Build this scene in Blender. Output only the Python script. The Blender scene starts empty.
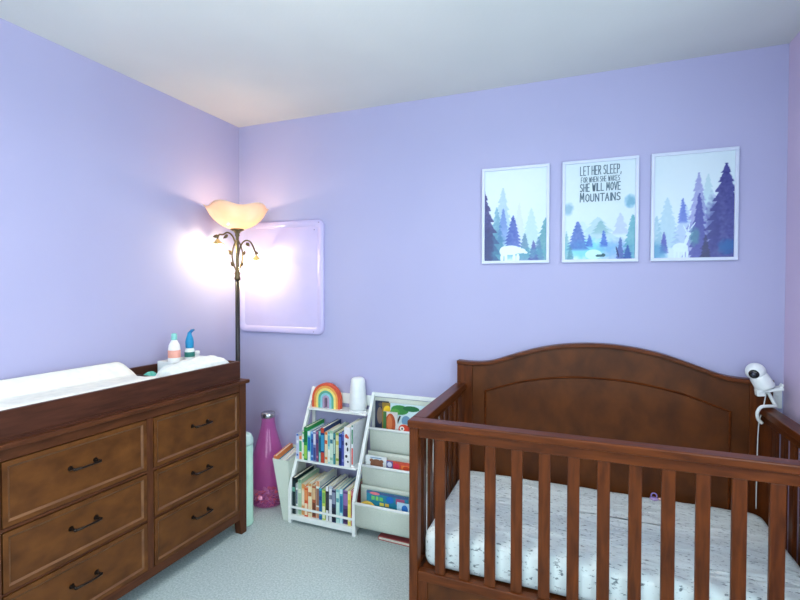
import bpy, bmesh, math, random
import numpy as np
from mathutils import Vector, Matrix
PI = math.pi
random.seed(7)
SC = bpy.context.scene
COL = SC.collection

# ------------------------------------------------------------------ camera
CX, CY, CH = 2.176, -2.5255, 1.3942
cam_d = bpy.data.cameras.new('camera'); cam = bpy.data.objects.new('camera', cam_d); COL.objects.link(cam)
F = 459.54
cam_d.sensor_fit = 'HORIZONTAL'; cam_d.sensor_width = 36.0; cam_d.lens = F / 800 * 36.0
cam_d.shift_x = -1.45 / 800; cam_d.shift_y = -7.02 / 800
cam_d.clip_start = 0.02
yaw, pit, rol = 0.3725, 0.0183, 0.0018
f0 = Vector((-math.sin(yaw), math.cos(yaw), 0)); r0 = Vector((math.cos(yaw), math.sin(yaw), 0)); u0 = Vector((0, 0, 1))
f1 = f0 * math.cos(pit) - u0 * math.sin(pit); u1 = u0 * math.cos(pit) + f0 * math.sin(pit)
r2 = r0 * math.cos(rol) + u1 * math.sin(rol); u2 = u1 * math.cos(rol) - r0 * math.sin(rol)
M = Matrix((( r2.x, u2.x, -f1.x, CX), (r2.y, u2.y, -f1.y, CY), (r2.z, u2.z, -f1.z, CH), (0, 0, 0, 1)))
cam.matrix_world = M
SC.camera = cam

# ------------------------------------------------------------------ world, lights, exposure
W_ROOM, CEIL, Y_FRONT = 3.022, 2.460, -3.60
SC.view_settings.view_transform = 'Standard'; SC.view_settings.look = 'None'
SC.view_settings.gamma = 1; SC.view_settings.use_curve_mapping = False
SC.view_settings.exposure = 0.0
world = bpy.data.worlds.new('world'); SC.world = world; world.use_nodes = True
bg = world.node_tree.nodes['Background']; bg.inputs[0].default_value = (0.62, 0.78, 1.0, 1); bg.inputs[1].default_value = 1.0

def area(name, loc, target, sx, sy, power, color):
    d = bpy.data.lights.new(name, 'AREA'); d.shape = 'RECTANGLE'; d.size = sx; d.size_y = sy
    d.energy = power; d.color = color
    o = bpy.data.objects.new(name, d); COL.objects.link(o); o.location = loc
    o.rotation_euler = (Vector(target) - Vector(loc)).to_track_quat('-Z', 'Y').to_euler()
    return o
def point(name, loc, power, color, radius=0.02):
    d = bpy.data.lights.new(name, 'POINT'); d.energy = power; d.color = color; d.shadow_soft_size = radius
    o = bpy.data.objects.new(name, d); COL.objects.link(o); o.location = loc
    return o
area('window_daylight', (W_ROOM - 0.01, -1.95, 1.45), (0.4, -1.5, 1.1), 1.3, 1.35, 32, (0.74, 0.96, 1.0))
area('front_window_daylight', (1.5, Y_FRONT + 0.02, 1.45), (1.5, 0, 1.25), 1.7, 1.35, 40, (0.74, 0.96, 1.0))
area('added_fill_down', (1.5, -1.9, 2.30), (1.5, -1.9, 0), 0.5, 0.5, 10, (1.0, 0.97, 0.9))  # added fill lamp aimed down to lift the enclosed room, no known source
area('added_fill_up', (1.5, -1.9, 2.22), (1.5, -1.9, 3), 0.45, 0.45, 23, (1.0, 0.97, 0.9))  # added fill lamp aimed up to brighten the ceiling

# ------------------------------------------------------------------ materials
def s2l(c):
    c = c / 255.0
    return c / 12.92 if c <= 0.04045 else ((c + 0.055) / 1.055) ** 2.4
def rgb(r, g, b): return (s2l(r), s2l(g), s2l(b), 1.0)

def base_mat(name, col, rough=0.5, spec=0.5, metallic=0.0):
    m = bpy.data.materials.new(name); m.use_nodes = True
    nt = m.node_tree; b = nt.nodes['Principled BSDF']
    b.inputs['Base Color'].default_value = col
    b.inputs['Roughness'].default_value = rough
    b.inputs['Specular IOR Level'].default_value = spec
    b.inputs['Metallic'].default_value = metallic
    return m, nt, b
def noise_mat(name, c1, c2, scale=(5, 5, 5), nscale=1.0, detail=4, rough=0.5, spec=0.5, bump=0.0, metallic=0.0, lo=0.3, hi=0.7, bscale=None, dist=0.0):
    m, nt, b = base_mat(name, c1, rough, spec, metallic)
    tc = nt.nodes.new('ShaderNodeTexCoord'); mp = nt.nodes.new('ShaderNodeMapping'); mp.inputs['Scale'].default_value = scale
    n = nt.nodes.new('ShaderNodeTexNoise'); n.inputs['Scale'].default_value = nscale; n.inputs['Detail'].default_value = detail
    n.inputs['Distortion'].default_value = dist
    r = nt.nodes.new('ShaderNodeValToRGB'); r.color_ramp.elements[0].position = lo; r.color_ramp.elements[1].position = hi
    r.color_ramp.elements[0].color = c1; r.color_ramp.elements[1].color = c2
    L = nt.links.new
    L(tc.outputs['Object'], mp.inputs[0]); L(mp.outputs[0], n.inputs['Vector']); L(n.outputs['Fac'], r.inputs[0]); L(r.outputs[0], b.inputs['Base Color'])
    if bump:
        bp = nt.nodes.new('ShaderNodeBump'); bp.inputs['Strength'].default_value = bump; bp.inputs['Distance'].default_value = 0.004
        if bscale:
            n2 = nt.nodes.new('ShaderNodeTexNoise'); n2.inputs['Scale'].default_value = bscale; n2.inputs['Detail'].default_value = 3
            L(tc.outputs['Object'], n2.inputs['Vector']); L(n2.outputs['Fac'], bp.inputs['Height'])
        else: L(n.outputs['Fac'], bp.inputs['Height'])
        L(bp.outputs[0], b.inputs['Normal'])
    return m
_flat = {}
def flat(r, g, b, rough=0.5, spec=0.4):
    k = (r, g, b, rough)
    if k not in _flat:
        c = rgb(r, g, b); d = tuple(x * 0.88 for x in c[:3]) + (1,)
        _flat[k] = noise_mat('printed_card', c, d, (1, 1, 1), 60, 2, rough, spec)
    return _flat[k]

M_WALL = noise_mat('lavender_paint', rgb(177, 174, 208), rgb(174, 171, 206), (1, 1, 1), 2, 2, 0.55, 0.25, bump=0.08, bscale=120)
M_WALL_R = noise_mat('bounce_lit_lavender_paint', rgb(206, 188, 216), rgb(203, 185, 214), (1, 1, 1), 2, 2, 0.55, 0.25, bump=0.08, bscale=120)  # right wall: warm bounce light mixed into the lavender paint colour
M_CEIL = noise_mat('ceiling_paint', rgb(218, 219, 216), rgb(212, 213, 211), (1, 1, 1), 2, 2, 0.9, 0.1, bump=0.1, bscale=90)
M_CARPET = noise_mat('carpet', rgb(158, 174, 174), rgb(200, 210, 210), (1, 1, 1), 120, 6, 1.0, 0.0, bump=0.5, lo=0.32, hi=0.68, bscale=260)
M_TRIM = noise_mat('white_trim', rgb(235, 235, 238), rgb(228, 228, 232), nscale=3, rough=0.4)
def wood(name, c1, c2, axis, rough=0.38, spec=0.2):
    sc = [34, 34, 34]; sc[axis] = 4.5
    return noise_mat(name, c1, c2, tuple(sc), 1.6, 8, rough, spec, bump=0.06, lo=0.25, hi=0.75, dist=0.4)
C1, C2 = rgb(62, 27, 9), rgb(106, 52, 19)
CRIB_X = wood('crib_wood_x', C1, C2, 0, 0.3); CRIB_Y = wood('crib_wood_y', C1, C2, 1, 0.3); CRIB_Z = wood('crib_wood_z', C1, C2, 2, 0.32)
CRIB_P = noise_mat('crib_panel_wood', rgb(64, 31, 11), rgb(98, 52, 19), (7, 7, 5), 1.6, 9, 0.42, 0.22, bump=0.04, lo=0.25, hi=0.75, dist=0.3)
D1, D2 = rgb(64, 33, 19), rgb(98, 54, 30)
DR_Y = wood('dresser_wood_y', D1, D2, 1, 0.4); DR_Z = wood('dresser_wood_z', D1, D2, 2, 0.4)
DR_FACE = noise_mat('dresser_drawer_wood', rgb(70, 38, 16), rgb(114, 68, 30), (12, 10, 14), 1.2, 10, 0.42, 0.2, bump=0.05, lo=0.2, hi=0.8, dist=0.2)
DR_EDGE = noise_mat('dresser_moulding_wood', rgb(92, 56, 32), rgb(122, 80, 46), (8, 3, 9), 2, 6, 0.4, 0.45)
TRAY = wood('tray_wood', rgb(56, 29, 20), rgb(84, 46, 32), 1, 0.45)
HANDLE = noise_mat('handle_metal', rgb(38, 32, 30), rgb(58, 48, 42), nscale=20, rough=0.35, metallic=0.8)
WHITE = noise_mat('white_lacquer', rgb(236, 238, 236), rgb(228, 232, 230), nscale=4, rough=0.4)
CANVAS = noise_mat('cream_canvas', rgb(214, 220, 208), rgb(200, 208, 196), (1, 1, 1), 240, 3, 0.9, 0.1, bump=0.2)
PAGES = noise_mat('book_pages', rgb(236, 232, 216), rgb(210, 205, 190), (400, 400, 3), 1, 2, 0.8, 0.1)
BRONZE = noise_mat('bronze', rgb(84, 70, 50), rgb(126, 106, 74), nscale=60, rough=0.35, metallic=0.7)
IRON = noise_mat('dark_iron', rgb(42, 40, 44), rgb(62, 58, 58), nscale=30, rough=0.4, metallic=0.5)
PLAST = noise_mat('white_plastic', rgb(238, 240, 240), rgb(230, 233, 234), nscale=5, rough=0.35)
BLACK = noise_mat('black_gloss', rgb(14, 14, 16), rgb(24, 24, 28), nscale=5, rough=0.12)

# ------------------------------------------------------------------ mesh helpers
class MB:
    def __init__(s): s.v = []; s.f = []; s.m = []; s.sm = []
    def add(s, vs, fs, mi=0, smooth=False):
        o = len(s.v); s.v += [tuple(v) for v in vs]
        for f in fs: s.f.append(tuple(i + o for i in f)); s.m.append(mi); s.sm.append(smooth)
        return s
    def box(s, x0, x1, y0, y1, z0, z1, mi=0):
        vs = [(x, y, z) for z in (z0, z1) for y in (y0, y1) for x in (x0, x1)]
        return s.add(vs, [(0, 2, 3, 1), (4, 5, 7, 6), (0, 1, 5, 4), (2, 6, 7, 3), (0, 4, 6, 2), (1, 3, 7, 5)], mi)
    def bar(s, a, b, w, d, up=(0, 1, 0), mi=0):
        a = Vector(a); b = Vector(b); t = (b - a).normalized(); u = Vector(up); u = (u - t * u.dot(t)).normalized(); n = t.cross(u)
        vs = [p + u * (su * d / 2) + n * (sn * w / 2) for p in (a, b) for su in (-1, 1) for sn in (-1, 1)]
        return s.add(vs, [(0, 1, 3, 2), (4, 6, 7, 5), (0, 4, 5, 1), (2, 3, 7, 6), (0, 2, 6, 4), (1, 5, 7, 3)], mi)
    def tube(s, pts, r, seg=10, mi=0, cap=True):
        pts = [Vector(p) for p in pts]; n = len(pts)
        rs = r if isinstance(r, (list, tuple)) else [r] * n
        t0 = (pts[1] - pts[0]).normalized(); u = t0.orthogonal().normalized(); rings = []
        for i, p in enumerate(pts):
            t = (pts[min(i + 1, n - 1)] - pts[max(i - 1, 0)]).normalized()
            u = (u - t * u.dot(t)).normalized(); w = t.cross(u)
            rings.append([p + (u * math.cos(2 * PI * k / seg) + w * math.sin(2 * PI * k / seg)) * rs[i] for k in range(seg)])
        vs = [q for rg in rings for q in rg]
        fs = [(i * seg + k, i * seg + (k + 1) % seg, (i + 1) * seg + (k + 1) % seg, (i + 1) * seg + k) for i in range(n - 1) for k in range(seg)]
        if cap: fs += [tuple(range(seg))[::-1], tuple((n - 1) * seg + k for k in range(seg))]
        return s.add(vs, fs, mi, True)
    def lathe(s, prof, c=(0, 0, 0), seg=40, mi=0, wave=None):
        vs = []; n = len(prof)
        for i, (r, z) in enumerate(prof):
            for k in range(seg):
                a = 2 * PI * k / seg; rr, zz = r, z
                if wave: rr, zz = wave(a, i / (n - 1), r, z)
                vs.append((c[0] + rr * math.cos(a), c[1] + rr * math.sin(a), c[2] + zz))
        fs = [(i * seg + k, i * seg + (k + 1) % seg, (i + 1) * seg + (k + 1) % seg, (i + 1) * seg + k) for i in range(n - 1) for k in range(seg)]
        return s.add(vs, fs, mi, True)
    def prism(s, poly, y0, y1, mi=0):     # polygon in xz extruded along y
        n = len(poly); vs = [(x, y0, z) for x, z in poly] + [(x, y1, z) for x, z in poly]
        fs = [tuple(range(n)), tuple(range(n, 2 * n))[::-1]] + [(i, i + n, (i + 1) % n + n, (i + 1) % n) for i in range(n)]
        return s.add(vs, fs, mi)
    def strip(s, a, b, mi=0, y=0.0):      # ribbon between two xz polylines
        n = len(a); vs = [(x, y, z) for x, z in a] + [(x, y, z) for x, z in b]
        return s.add(vs, [(i, i + 1, n + i + 1, n + i) for i in range(n - 1)], mi)
    def build(s, name, mats, parent=None, bevel=0.0, seg=2, normals=True):
        me = bpy.data.meshes.new(name); me.from_pydata(s.v, [], s.f)
        if not isinstance(mats, (list, tuple)): mats = [mats]
        for m in mats: me.materials.append(m)
        for p, mi, sm in zip(me.polygons, s.m, s.sm): p.material_index = mi; p.use_smooth = sm
        if normals:
            bm = bmesh.new(); bm.from_mesh(me); bmesh.ops.recalc_face_normals(bm, faces=bm.faces); bm.to_mesh(me); bm.free()
        o = bpy.data.objects.new(name, me); COL.objects.link(o)
        if parent: o.parent = parent
        if bevel:
            b = o.modifiers.new('bevel', 'BEVEL'); b.width = bevel; b.segments = seg; b.limit_method = 'ANGLE'; b.angle_limit = 0.6
        return o
def thing(name, label, cat, loc=(0, 0, 0), rz=0, group=None):
    o = bpy.data.objects.new(name, None); COL.objects.link(o); o.empty_display_size = 0.1
    o.location = loc; o.rotation_euler = (0, 0, rz)
    return tag(o, label, cat, group)
def tag(o, label, cat, group=None):
    o['label'] = label; o['category'] = cat
    if group: o['group'] = group
    return o
def struct(name, mb, m):
    o = mb.build(name, m); o['kind'] = 'structure'; return o
def cr(pts, n=6):
    pts = [Vector(p) for p in pts]; out = []
    for i in range(len(pts) - 1):
        p0 = pts[max(i - 1, 0)]; p1 = pts[i]; p2 = pts[i + 1]; p3 = pts[min(i + 2, len(pts) - 1)]
        for k in range(n):
            t = k / n
            out.append(0.5 * ((2 * p1) + (p2 - p0) * t + (2 * p0 - 5 * p1 + 4 * p2 - p3) * t * t + (3 * p1 - p0 - 3 * p2 + p3) * t ** 3))
    out.append(pts[-1]); return out

# ------------------------------------------------------------------ setting
T = 0.12
struct('floor', MB().box(-T, W_ROOM + T, Y_FRONT - T, T, -0.1, 0), M_CARPET)
struct('ceiling', MB().box(-T, W_ROOM + T, Y_FRONT - T, T, CEIL, CEIL + 0.1), M_CEIL)
struct('wall_back', MB().box(-T, W_ROOM + T, 0, T, 0, CEIL), M_WALL)
struct('wall_left', MB().box(-T, 0, Y_FRONT, 0, 0, CEIL), M_WALL)
wy0, wy1, wz0, wz1 = -2.65, -1.25, 0.75, 2.15
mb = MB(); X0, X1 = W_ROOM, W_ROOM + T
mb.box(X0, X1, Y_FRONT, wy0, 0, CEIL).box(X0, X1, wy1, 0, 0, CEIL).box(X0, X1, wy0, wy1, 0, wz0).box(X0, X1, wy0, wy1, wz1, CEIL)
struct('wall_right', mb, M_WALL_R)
fx0, fx1 = 0.6, 2.4
mb = MB(); mb.box(-T, fx0, Y_FRONT - T, Y_FRONT, 0, CEIL).box(fx1, W_ROOM + T, Y_FRONT - T, Y_FRONT, 0, CEIL)
mb.box(fx0, fx1, Y_FRONT - T, Y_FRONT, 0, wz0).box(fx0, fx1, Y_FRONT - T, Y_FRONT, wz1, CEIL)
struct('wall_front', mb, M_WALL)
mb = MB(); a, b = X0 + 0.03, X0 + 0.08
mb.box(a, b, wy0, wy0 + .05, wz0, wz1).box(a, b, wy1 - .05, wy1, wz0, wz1).box(a, b, wy0 + .05, wy1 - .05, wz0, wz0 + .05).box(a, b, wy0 + .05, wy1 - .05, wz1 - .05, wz1).box(a, b, (wy0 + wy1) / 2 - .02, (wy0 + wy1) / 2 + .02, wz0 + .05, wz1 - .05)
struct('window_1', mb, M_TRIM)
mb = MB(); a, b = Y_FRONT - .08, Y_FRONT - .03
mb.box(fx0, fx0 + .05, a, b, wz0, wz1).box(fx1 - .05, fx1, a, b, wz0, wz1).box(fx0 + .05, fx1 - .05, a, b, wz0, wz0 + .05).box(fx0 + .05, fx1 - .05, a, b, wz1 - .05, wz1).box(1.48, 1.52, a, b, wz0 + .05, wz1 - .05)
struct('window_2', mb, M_TRIM)

# ------------------------------------------------------------------ crib
XL, XR, YF, YB = 1.543, 2.966, -0.819, -0.061
XC = (XL + XR) / 2
crib = thing('crib', 'dark brown wooden baby crib with arched headboard and slatted sides', 'crib', (XC, (YF + YB) / 2, 0))
def CO(v): return v
class CB(MB):   # world coordinates -> crib-local
    def build(s, name, mats, parent=None, **k):
        p = parent
        off = Vector((XC, (YF + YB) / 2, 0))
        s.v = [tuple(Vector(v) - off) for v in s.v]
        return MB.build(s, name, mats, parent or crib, **k)
top = [(-.7115, .979), (-.67, .9765), (-.62, .976), (-.56, .980), (-.50, .994), (-.44, 1.016), (-.36, 1.044), (-.28, 1.069), (-.18, 1.090), (-.08, 1.101), (0, 1.104)]
top = top + [(-x, z) for x, z in reversed(top[:-1])]
tp = [(p.x + XC, p.y) for p in cr([(x, z, 0) for x, z in top], 3)]
hb0, hb1 = YB, YB + 0.038
mb = CB(); n = len(tp)
poly = [(x, z - 0.016) for x, z in tp]
mb.prism([(XL, 0.12)] + poly + [(XR, 0.12)], hb0 + .008, hb1)
hb = mb.build('headboard', CRIB_P)
mb = CB()                       # crest cap following the arch
vs = []
for x, z in tp:
    vs += [(x, hb0 - .012, z), (x, hb1 + .003, z), (x, hb1 + .003, z - .02), (x, hb0 - .012, z - .02)]
fs = []
for i in range(n - 1):
    for k in range(4): fs.append((i * 4 + k, i * 4 + (k + 1) % 4, i * 4 + 4 + (k + 1) % 4, i * 4 + 4 + k))
fs += [(0, 1, 2, 3), tuple((n - 1) * 4 + k for k in (3, 2, 1, 0))]
mb.add(vs, fs); mb.build('crest_rail', CRIB_X, hb, bevel=.004)
for sx in (-1, 1):              # side stiles and legs of the headboard
    xa, xb = (XL, XL + .085) if sx < 0 else (XR - .085, XR)
    CB().box(xa, xb, hb0 - .001, hb0 + .010, .12, .958).build('stile', CRIB_Z, hb, bevel=.003)
    xa, xb = (XL, XL + .05) if sx < 0 else (XR - .05, XR)
    CB().box(xa, xb, hb0, hb1, 0, .125).build('leg', CRIB_Z, bevel=.003)
ar = [(-.5615, .30), (-.5615, .823), (-.47, .855), (-.3885, .883), (-.2475, .914), (-.12, .932), (0, .936)]
def arch_pts(inset, off=0):
    o = [(-.5615 + inset, .33), (-.5615 + inset, .823 - inset * .6)]
    for x, z in cr([(-.5615 + inset, .823 - inset * .6, 0), (-.3885, .884 - inset, 0), (-.2475, .915 - inset, 0), (-.12, .932 - inset, 0), (0, .936 - inset, 0)], 5)[1:] and [(p.x, p.y) for p in cr([(-.5615 + inset, .823 - inset * .6, 0), (-.3885, .884 - inset, 0), (-.2475, .915 - inset, 0), (-.12, .932 - inset, 0), (0, .936 - inset, 0)], 5)[1:]]:
        o.append((x, z))
    o += [(-x, z) for x, z in reversed(o[:-1])]
    return [(x + XC, z) for x, z in o]
mb = CB(); A = arch_pts(0); B = arch_pts(.006); D = arch_pts(.013); nn = len(A)
vs = [(x, hb0 + .008, z) for x, z in A] + [(x, hb0 + .001, z) for x, z in B] + [(x, hb0 + .0105, z) for x, z in D]
mb.add(vs, [(j * nn + i, j * nn + i + 1, (j + 1) * nn + i + 1, (j + 1) * nn + i) for j in range(2) for i in range(nn - 1)])
mb.build('panel_moulding', CRIB_X, hb)
RT = 0.856
# front side
for xa, xb in ((XL, XL + .036), (XR - .036, XR)):
    CB().box(xa, xb, YF, YF + .045, 0, RT - .03).build('post', CRIB_Z, bevel=.003)
CB().box(XL + .036, XR - .036, YF + .006, YF + .034, .787, RT - .03).build('upper_rail', CRIB_X, bevel=.003)
CB().box(XL - .006, XR + .006, YF - .008, YF + .052, RT - .03, RT).build('top_rail', CRIB_X, bevel=.005)
CB().box(XL + .036, XR - .036, YF + .004, YF + .036, .215, .254).build('lower_rail', CRIB_X, bevel=.003)
CB().box(XL + .036, XR - .036, YF + .014, YF + .030, .10, .215).build('apron', CRIB_P)
CB().box(XL + .036, XR - .036, YF + .006, YF + .034, .08, .112).build('apron_rail', CRIB_X, bevel=.003)
CB().box(XL + .036, XL + .075, YF + .008, YF + .032, .112, .215).build('apron_stile', CRIB_Z, bevel=.002)
CB().box(XR - .075, XR - .036, YF + .008, YF + .032, .112, .215).build('apron_stile', CRIB_Z, bevel=.002)
for k in range(13):
    x = 1.667 + .0979 * k
    CB().box(x - .0205, x + .0205, YF + .012, YF + .027, .254, .787).build('slat', CRIB_Z, bevel=.003)
# side frames
for sx in (-1, 1):
    if sx < 0: a, b = XL, XL + .034
    else: a, b = XR - .034, XR
    ca, cb = (XL - .006, XL + .052) if sx < 0 else (XR - .052, XR + .006)
    CB().box(ca, cb, YF + .052, hb0 - .001, RT - .03, RT - .0005).build('side_top_rail', CRIB_Y, bevel=.004)
    CB().box(a + .004, b - .004, YF + .045, hb0 - .001, .787, RT - .03).build('side_upper_rail', CRIB_Y, bevel=.003)
    CB().box(a + .004, b - .004, YF + .045, hb0 - .001, .19, .254).build('side_lower_rail', CRIB_Y, bevel=.003)
    L0, L1 = YF + .045, hb0
    for k in range(7):
        y = L0 + (L1 - L0) * (k + 1) / 8
        CB().box(a + .009, a + .024, y - .020, y + .020, .254, .787).build('side_slat', CRIB_Z, bevel=.003)
CB().box(XL + .04, XR - .04, YF + .045, hb0 - .01, .225, .245).build('mattress_support', CRIB_X)

# mattress with fitted sheet
m, nt, bs = base_mat('printed_sheet', rgb(226, 230, 230), 0.85, 0.15)
tc = nt.nodes.new('ShaderNodeTexCoord')
mp = nt.nodes.new('ShaderNodeMapping'); mp.inputs['Scale'].default_value = (18, 50, 34); mp.inputs['Rotation'].default_value = (0, 0, .25)
n1 = nt.nodes.new('ShaderNodeTexNoise'); n1.inputs['Scale'].default_value = 2.2; n1.inputs['Detail'].default_value = 3.5; n1.inputs['Roughness'].default_value = 0.65
r1 = nt.nodes.new('ShaderNodeValToRGB'); r1.color_ramp.elements[0].position = .34; r1.color_ramp.elements[1].position = .42
r1.color_ramp.elements[0].color = rgb(112, 122, 128); r1.color_ramp.elements[1].color = rgb(222, 230, 230)
L = nt.links.new; L(tc.outputs['Object'], mp.inputs[0]); L(mp.outputs[0], n1.inputs['Vector']); L(n1.outputs['Fac'], r1.inputs[0]); L(r1.outputs[0], bs.inputs['Base Color'])
n3 = nt.nodes.new('ShaderNodeTexNoise'); n3.inputs['Scale'].default_value = 1.0; n3.inputs['Detail'].default_value = 2; n3.inputs['Distortion'].default_value = .6
mp3 = nt.nodes.new('ShaderNodeMapping'); mp3.inputs['Scale'].default_value = (4, 15, 6); mp3.inputs['Rotation'].default_value = (0, 0, .5)
b3 = nt.nodes.new('ShaderNodeBump'); b3.inputs['Strength'].default_value = .75; b3.inputs['Distance'].default_value = .02
L(tc.outputs['Object'], mp3.inputs[0]); L(mp3.outputs[0], n3.inputs['Vector']); L(n3.outputs['Fac'], b3.inputs['Height']); L(b3.outputs[0], bs.inputs['Normal'])
M_SHEET = m
mx0, mx1, my0, my1, mz0, mz1 = 1.585, 2.924, -.770, -.074, .2485, .396
mb = MB(); NX, NY = 90, 50; cxm, cym = (mx0 + mx1) / 2, (my0 + my1) / 2
hw, hd = (mx1 - mx0) / 2, (my1 - my0) / 2
rings = []
def sup(t, w, d, r=0.07):
    # rounded rectangle point for t in 0..1
    per = []; 
    return None
def rrect(w, d, r, n=10, m=20):
    o = []
    for cxs, cys, a0 in ((1, 1, 0), (-1, 1, PI / 2), (-1, -1, PI), (1, -1, 3 * PI / 2)):
        for k in range(n + 1):
            a = a0 + PI / 2 * k / n; o.append((cxs * (w - r) + r * math.cos(a), cys * (d - r) + r * math.sin(a)))
        nx = {0: (-1, 1), 1: (-1, -1), 2: (1, -1), 3: (1, 1)}[int(round(a0 / (PI / 2)))]
        e = o[-1]; s2 = (nx[0] * (w - r) + (0 if a0 in (0, PI) else 0), nx[1] * (d - r))
        nxt = {0: (-(w - r), d), 1: (-w, -(d - r)), 2: (w - r, -d), 3: (w, d - r)}[int(round(a0 / (PI / 2)))]
        for k in range(1, m): t = k / m; o.append((e[0] + (nxt[0] - e[0]) * t, e[1] + (nxt[1] - e[1]) * t))
    return o
levels = []
for z, ins in [(mz0, .02), (mz0 + .01, .006), (mz0 + .03, 0), (mz1 - .045, 0), (mz1 - .025, .003), (mz1 - .01, .012), (mz1 - .002, .03), (mz1, .06), (mz1 + .001, .12), (mz1 + .001, .2), (mz1 + .001, .30)]:
    rr = max(.045 - ins * .5, .015); pts = rrect(hw - ins, hd - ins, rr)
    lv = []
    for x, y in pts:
        wv = .0016 * math.sin(x * 37 + y * 21 + z * 40) + .0012 * math.sin(y * 61 - x * 13)
        lv.append((x, y, z + (wv if ins > .005 and z > .3 else 0)))
    levels.append(lv)
nn = len(levels[0]); vs = [p for lv in levels for p in lv]
fs = [(j * nn + i, j * nn + (i + 1) % nn, (j + 1) * nn + (i + 1) % nn, (j + 1) * nn + i) for j in range(len(levels) - 1) for i in range(nn)]
fs += [tuple((len(levels) - 1) * nn + i for i in range(nn)), tuple(range(nn))[::-1]]
mb.add([(x, y, z - mz0) for x, y, z in vs], fs, 0, True)
mat_o = mb.build('crib_mattress', M_SHEET); mat_o.location = (cxm, cym, mz0)
tag(mat_o, 'crib mattress in a white fitted sheet with small grey print, lying inside crib', 'mattress')

# pacifier on the mattress
pc = thing('pacifier', 'tiny lavender and pink pacifier on crib mattress against the headboard', 'pacifier', (2.50, -.125, mz1 + .0015))
mb = MB(); mb.lathe([(0.0, .0), (.016, .001), (.019, .004), (.016, .007), (0, .008)], seg=20); mb.build('shield', flat(196, 168, 220), pc)
mb = MB(); mb.tube([(.012 * math.cos(a), 0, .018 + .012 * math.sin(a)) for a in [2 * PI * k / 16 for k in range(17)]], .0028, 8, cap=False); mb.build('ring', flat(160, 140, 215), pc)
mb = MB(); mb.tube([(.02, 0, .005), (.04, .004, .008), (.055, .0, .006), (.066, .006, .007)], [.006, .004, .006, .009], 10); mb.build('strap', flat(238, 190, 180), pc)

# ------------------------------------------------------------------ dresser
dres = thing('dresser', 'dark brown wooden dresser with six drawers standing along the left wall', 'dresser', (.4284, -.4484, 0), -.0381)
DL, DD, DH = 1.203, .372, .861
def db(x0, x1, s0, s1, z0, z1): return MB().box(x0, x1, -s1, -s0, z0, z1)
for s in (0, DL - .052):
    for x in (-.045, -DD):
        mb = MB(); w = .052; za = .085
        # foot tapers towards floor
        q = [(x, -s - w), (x + .045, -s - w), (x + .045, -s), (x, -s)]
        ins = .012
        if s == 0: q0 = [(x, -s - w + ins), (x + .045, -s - w + ins), (x + .045, -s), (x, -s)]
        else: q0 = [(x, -s - w), (x + .045, -s - w), (x + .045, -s - ins), (x, -s - ins)]
        vs = [(a, b, 0) for a, b in q0] + [(a, b, za) for a, b in q] + [(a, b, DH - .02) for a, b in q]
        fs = [(3, 2, 1, 0), (8, 9, 10, 11)] + [(j * 4 + i, j * 4 + (i + 1) % 4, j * 4 + 4 + (i + 1) % 4, j * 4 + 4 + i) for j in range(2) for i in range(4)]
        mb.add(vs, fs).build('leg', DR_Z, dres, bevel=.002)
body = MB()
body.box(-DD + .01, -.045 + .025, -.02, -.004, .085, DH - .02)
body.box(-DD + .01, -.045 + .025, -DL + .004, -DL + .02, .085, DH - .02)
body.box(-DD, -DD + .01, -DL + .05, -.05, .085, DH - .02)
body.box(-DD + .01, -.03, -DL + .02, -.02, .09, .105)
body.build('carcass', DR_Z, dres)
rails = MB()
for z0, z1 in ((.800, DH - .02), (.560, .572), (.344, .352), (.085, .128)): rails.box(-.03, -.003, -DL + .052, -.052, z0, z1)
rails.build('face_frame', DR_Y, dres, bevel=.002)
db(-.03, -.002, .582, .613, .128, .800).build('centre_stile', DR_Z, dres, bevel=.002)
MB().box(-DD - .002, .016, -DL - .015, .014, DH - .02, DH).build('top', DR_Y, dres, bevel=.004)
def drawer(s0, s1, z0, z1):
    g = .003; a, b = s0 + g, s1 - g; c, d = z0 + g, z1 - g
    mb = MB(); mb.box(-.03, -.006, -b, -a, c, d); fr = .024
    o = mb.build('drawer', DR_FACE, dres)
    # raised border + bevelled inner edge
    m2 = MB(); xo = 0.0; xi = -.0062
    def ring(i, x): return [(x, -b + i, c + i), (x, -a - i, c + i), (x, -a - i, d - i), (x, -b + i, d - i)]
    R = [ring(0, -.006), ring(0, xo), ring(fr - .008, xo), ring(fr, xi + .0006)]
    vs = [p for r in R for p in r]
    fs = [(j * 4 + i, j * 4 + (i + 1) % 4, j * 4 + 4 + (i + 1) % 4, j * 4 + 4 + i) for j in range(3) for i in range(4)]
    m2.add(vs, fs); 
    for k in range(8, 12): m2.m[k] = 1
    m2.build('border', [DR_FACE, DR_EDGE], o)
    sm, zm = (a + b) / 2, (c + d) / 2 + .012
    h = MB(); hl = .047
    for sg in (-1, 1): h.tube([(-.006, -sm + sg * hl, zm), (.002, -sm + sg * hl, zm), (.012, -sm + sg * hl, zm), (.024, -sm + sg * (hl + .002), zm)], [.010, .005, .004, .0055], 12)
    h.tube([(.024, -sm - hl, zm), (.028, -sm - hl * .5, zm), (.029, -sm, zm), (.028, -sm + hl * .5, zm), (.024, -sm + hl, zm)], [.0055, .0040, .0035, .0040, .0055], 12)
    h.build('handle', HANDLE, o)
for s0, s1 in ((.053, .582), (.613, 1.150)):
    for z0, z1 in ((.572, .800), (.352, .560), (.128, .344)): drawer(s0, s1, z0, z1)

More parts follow.
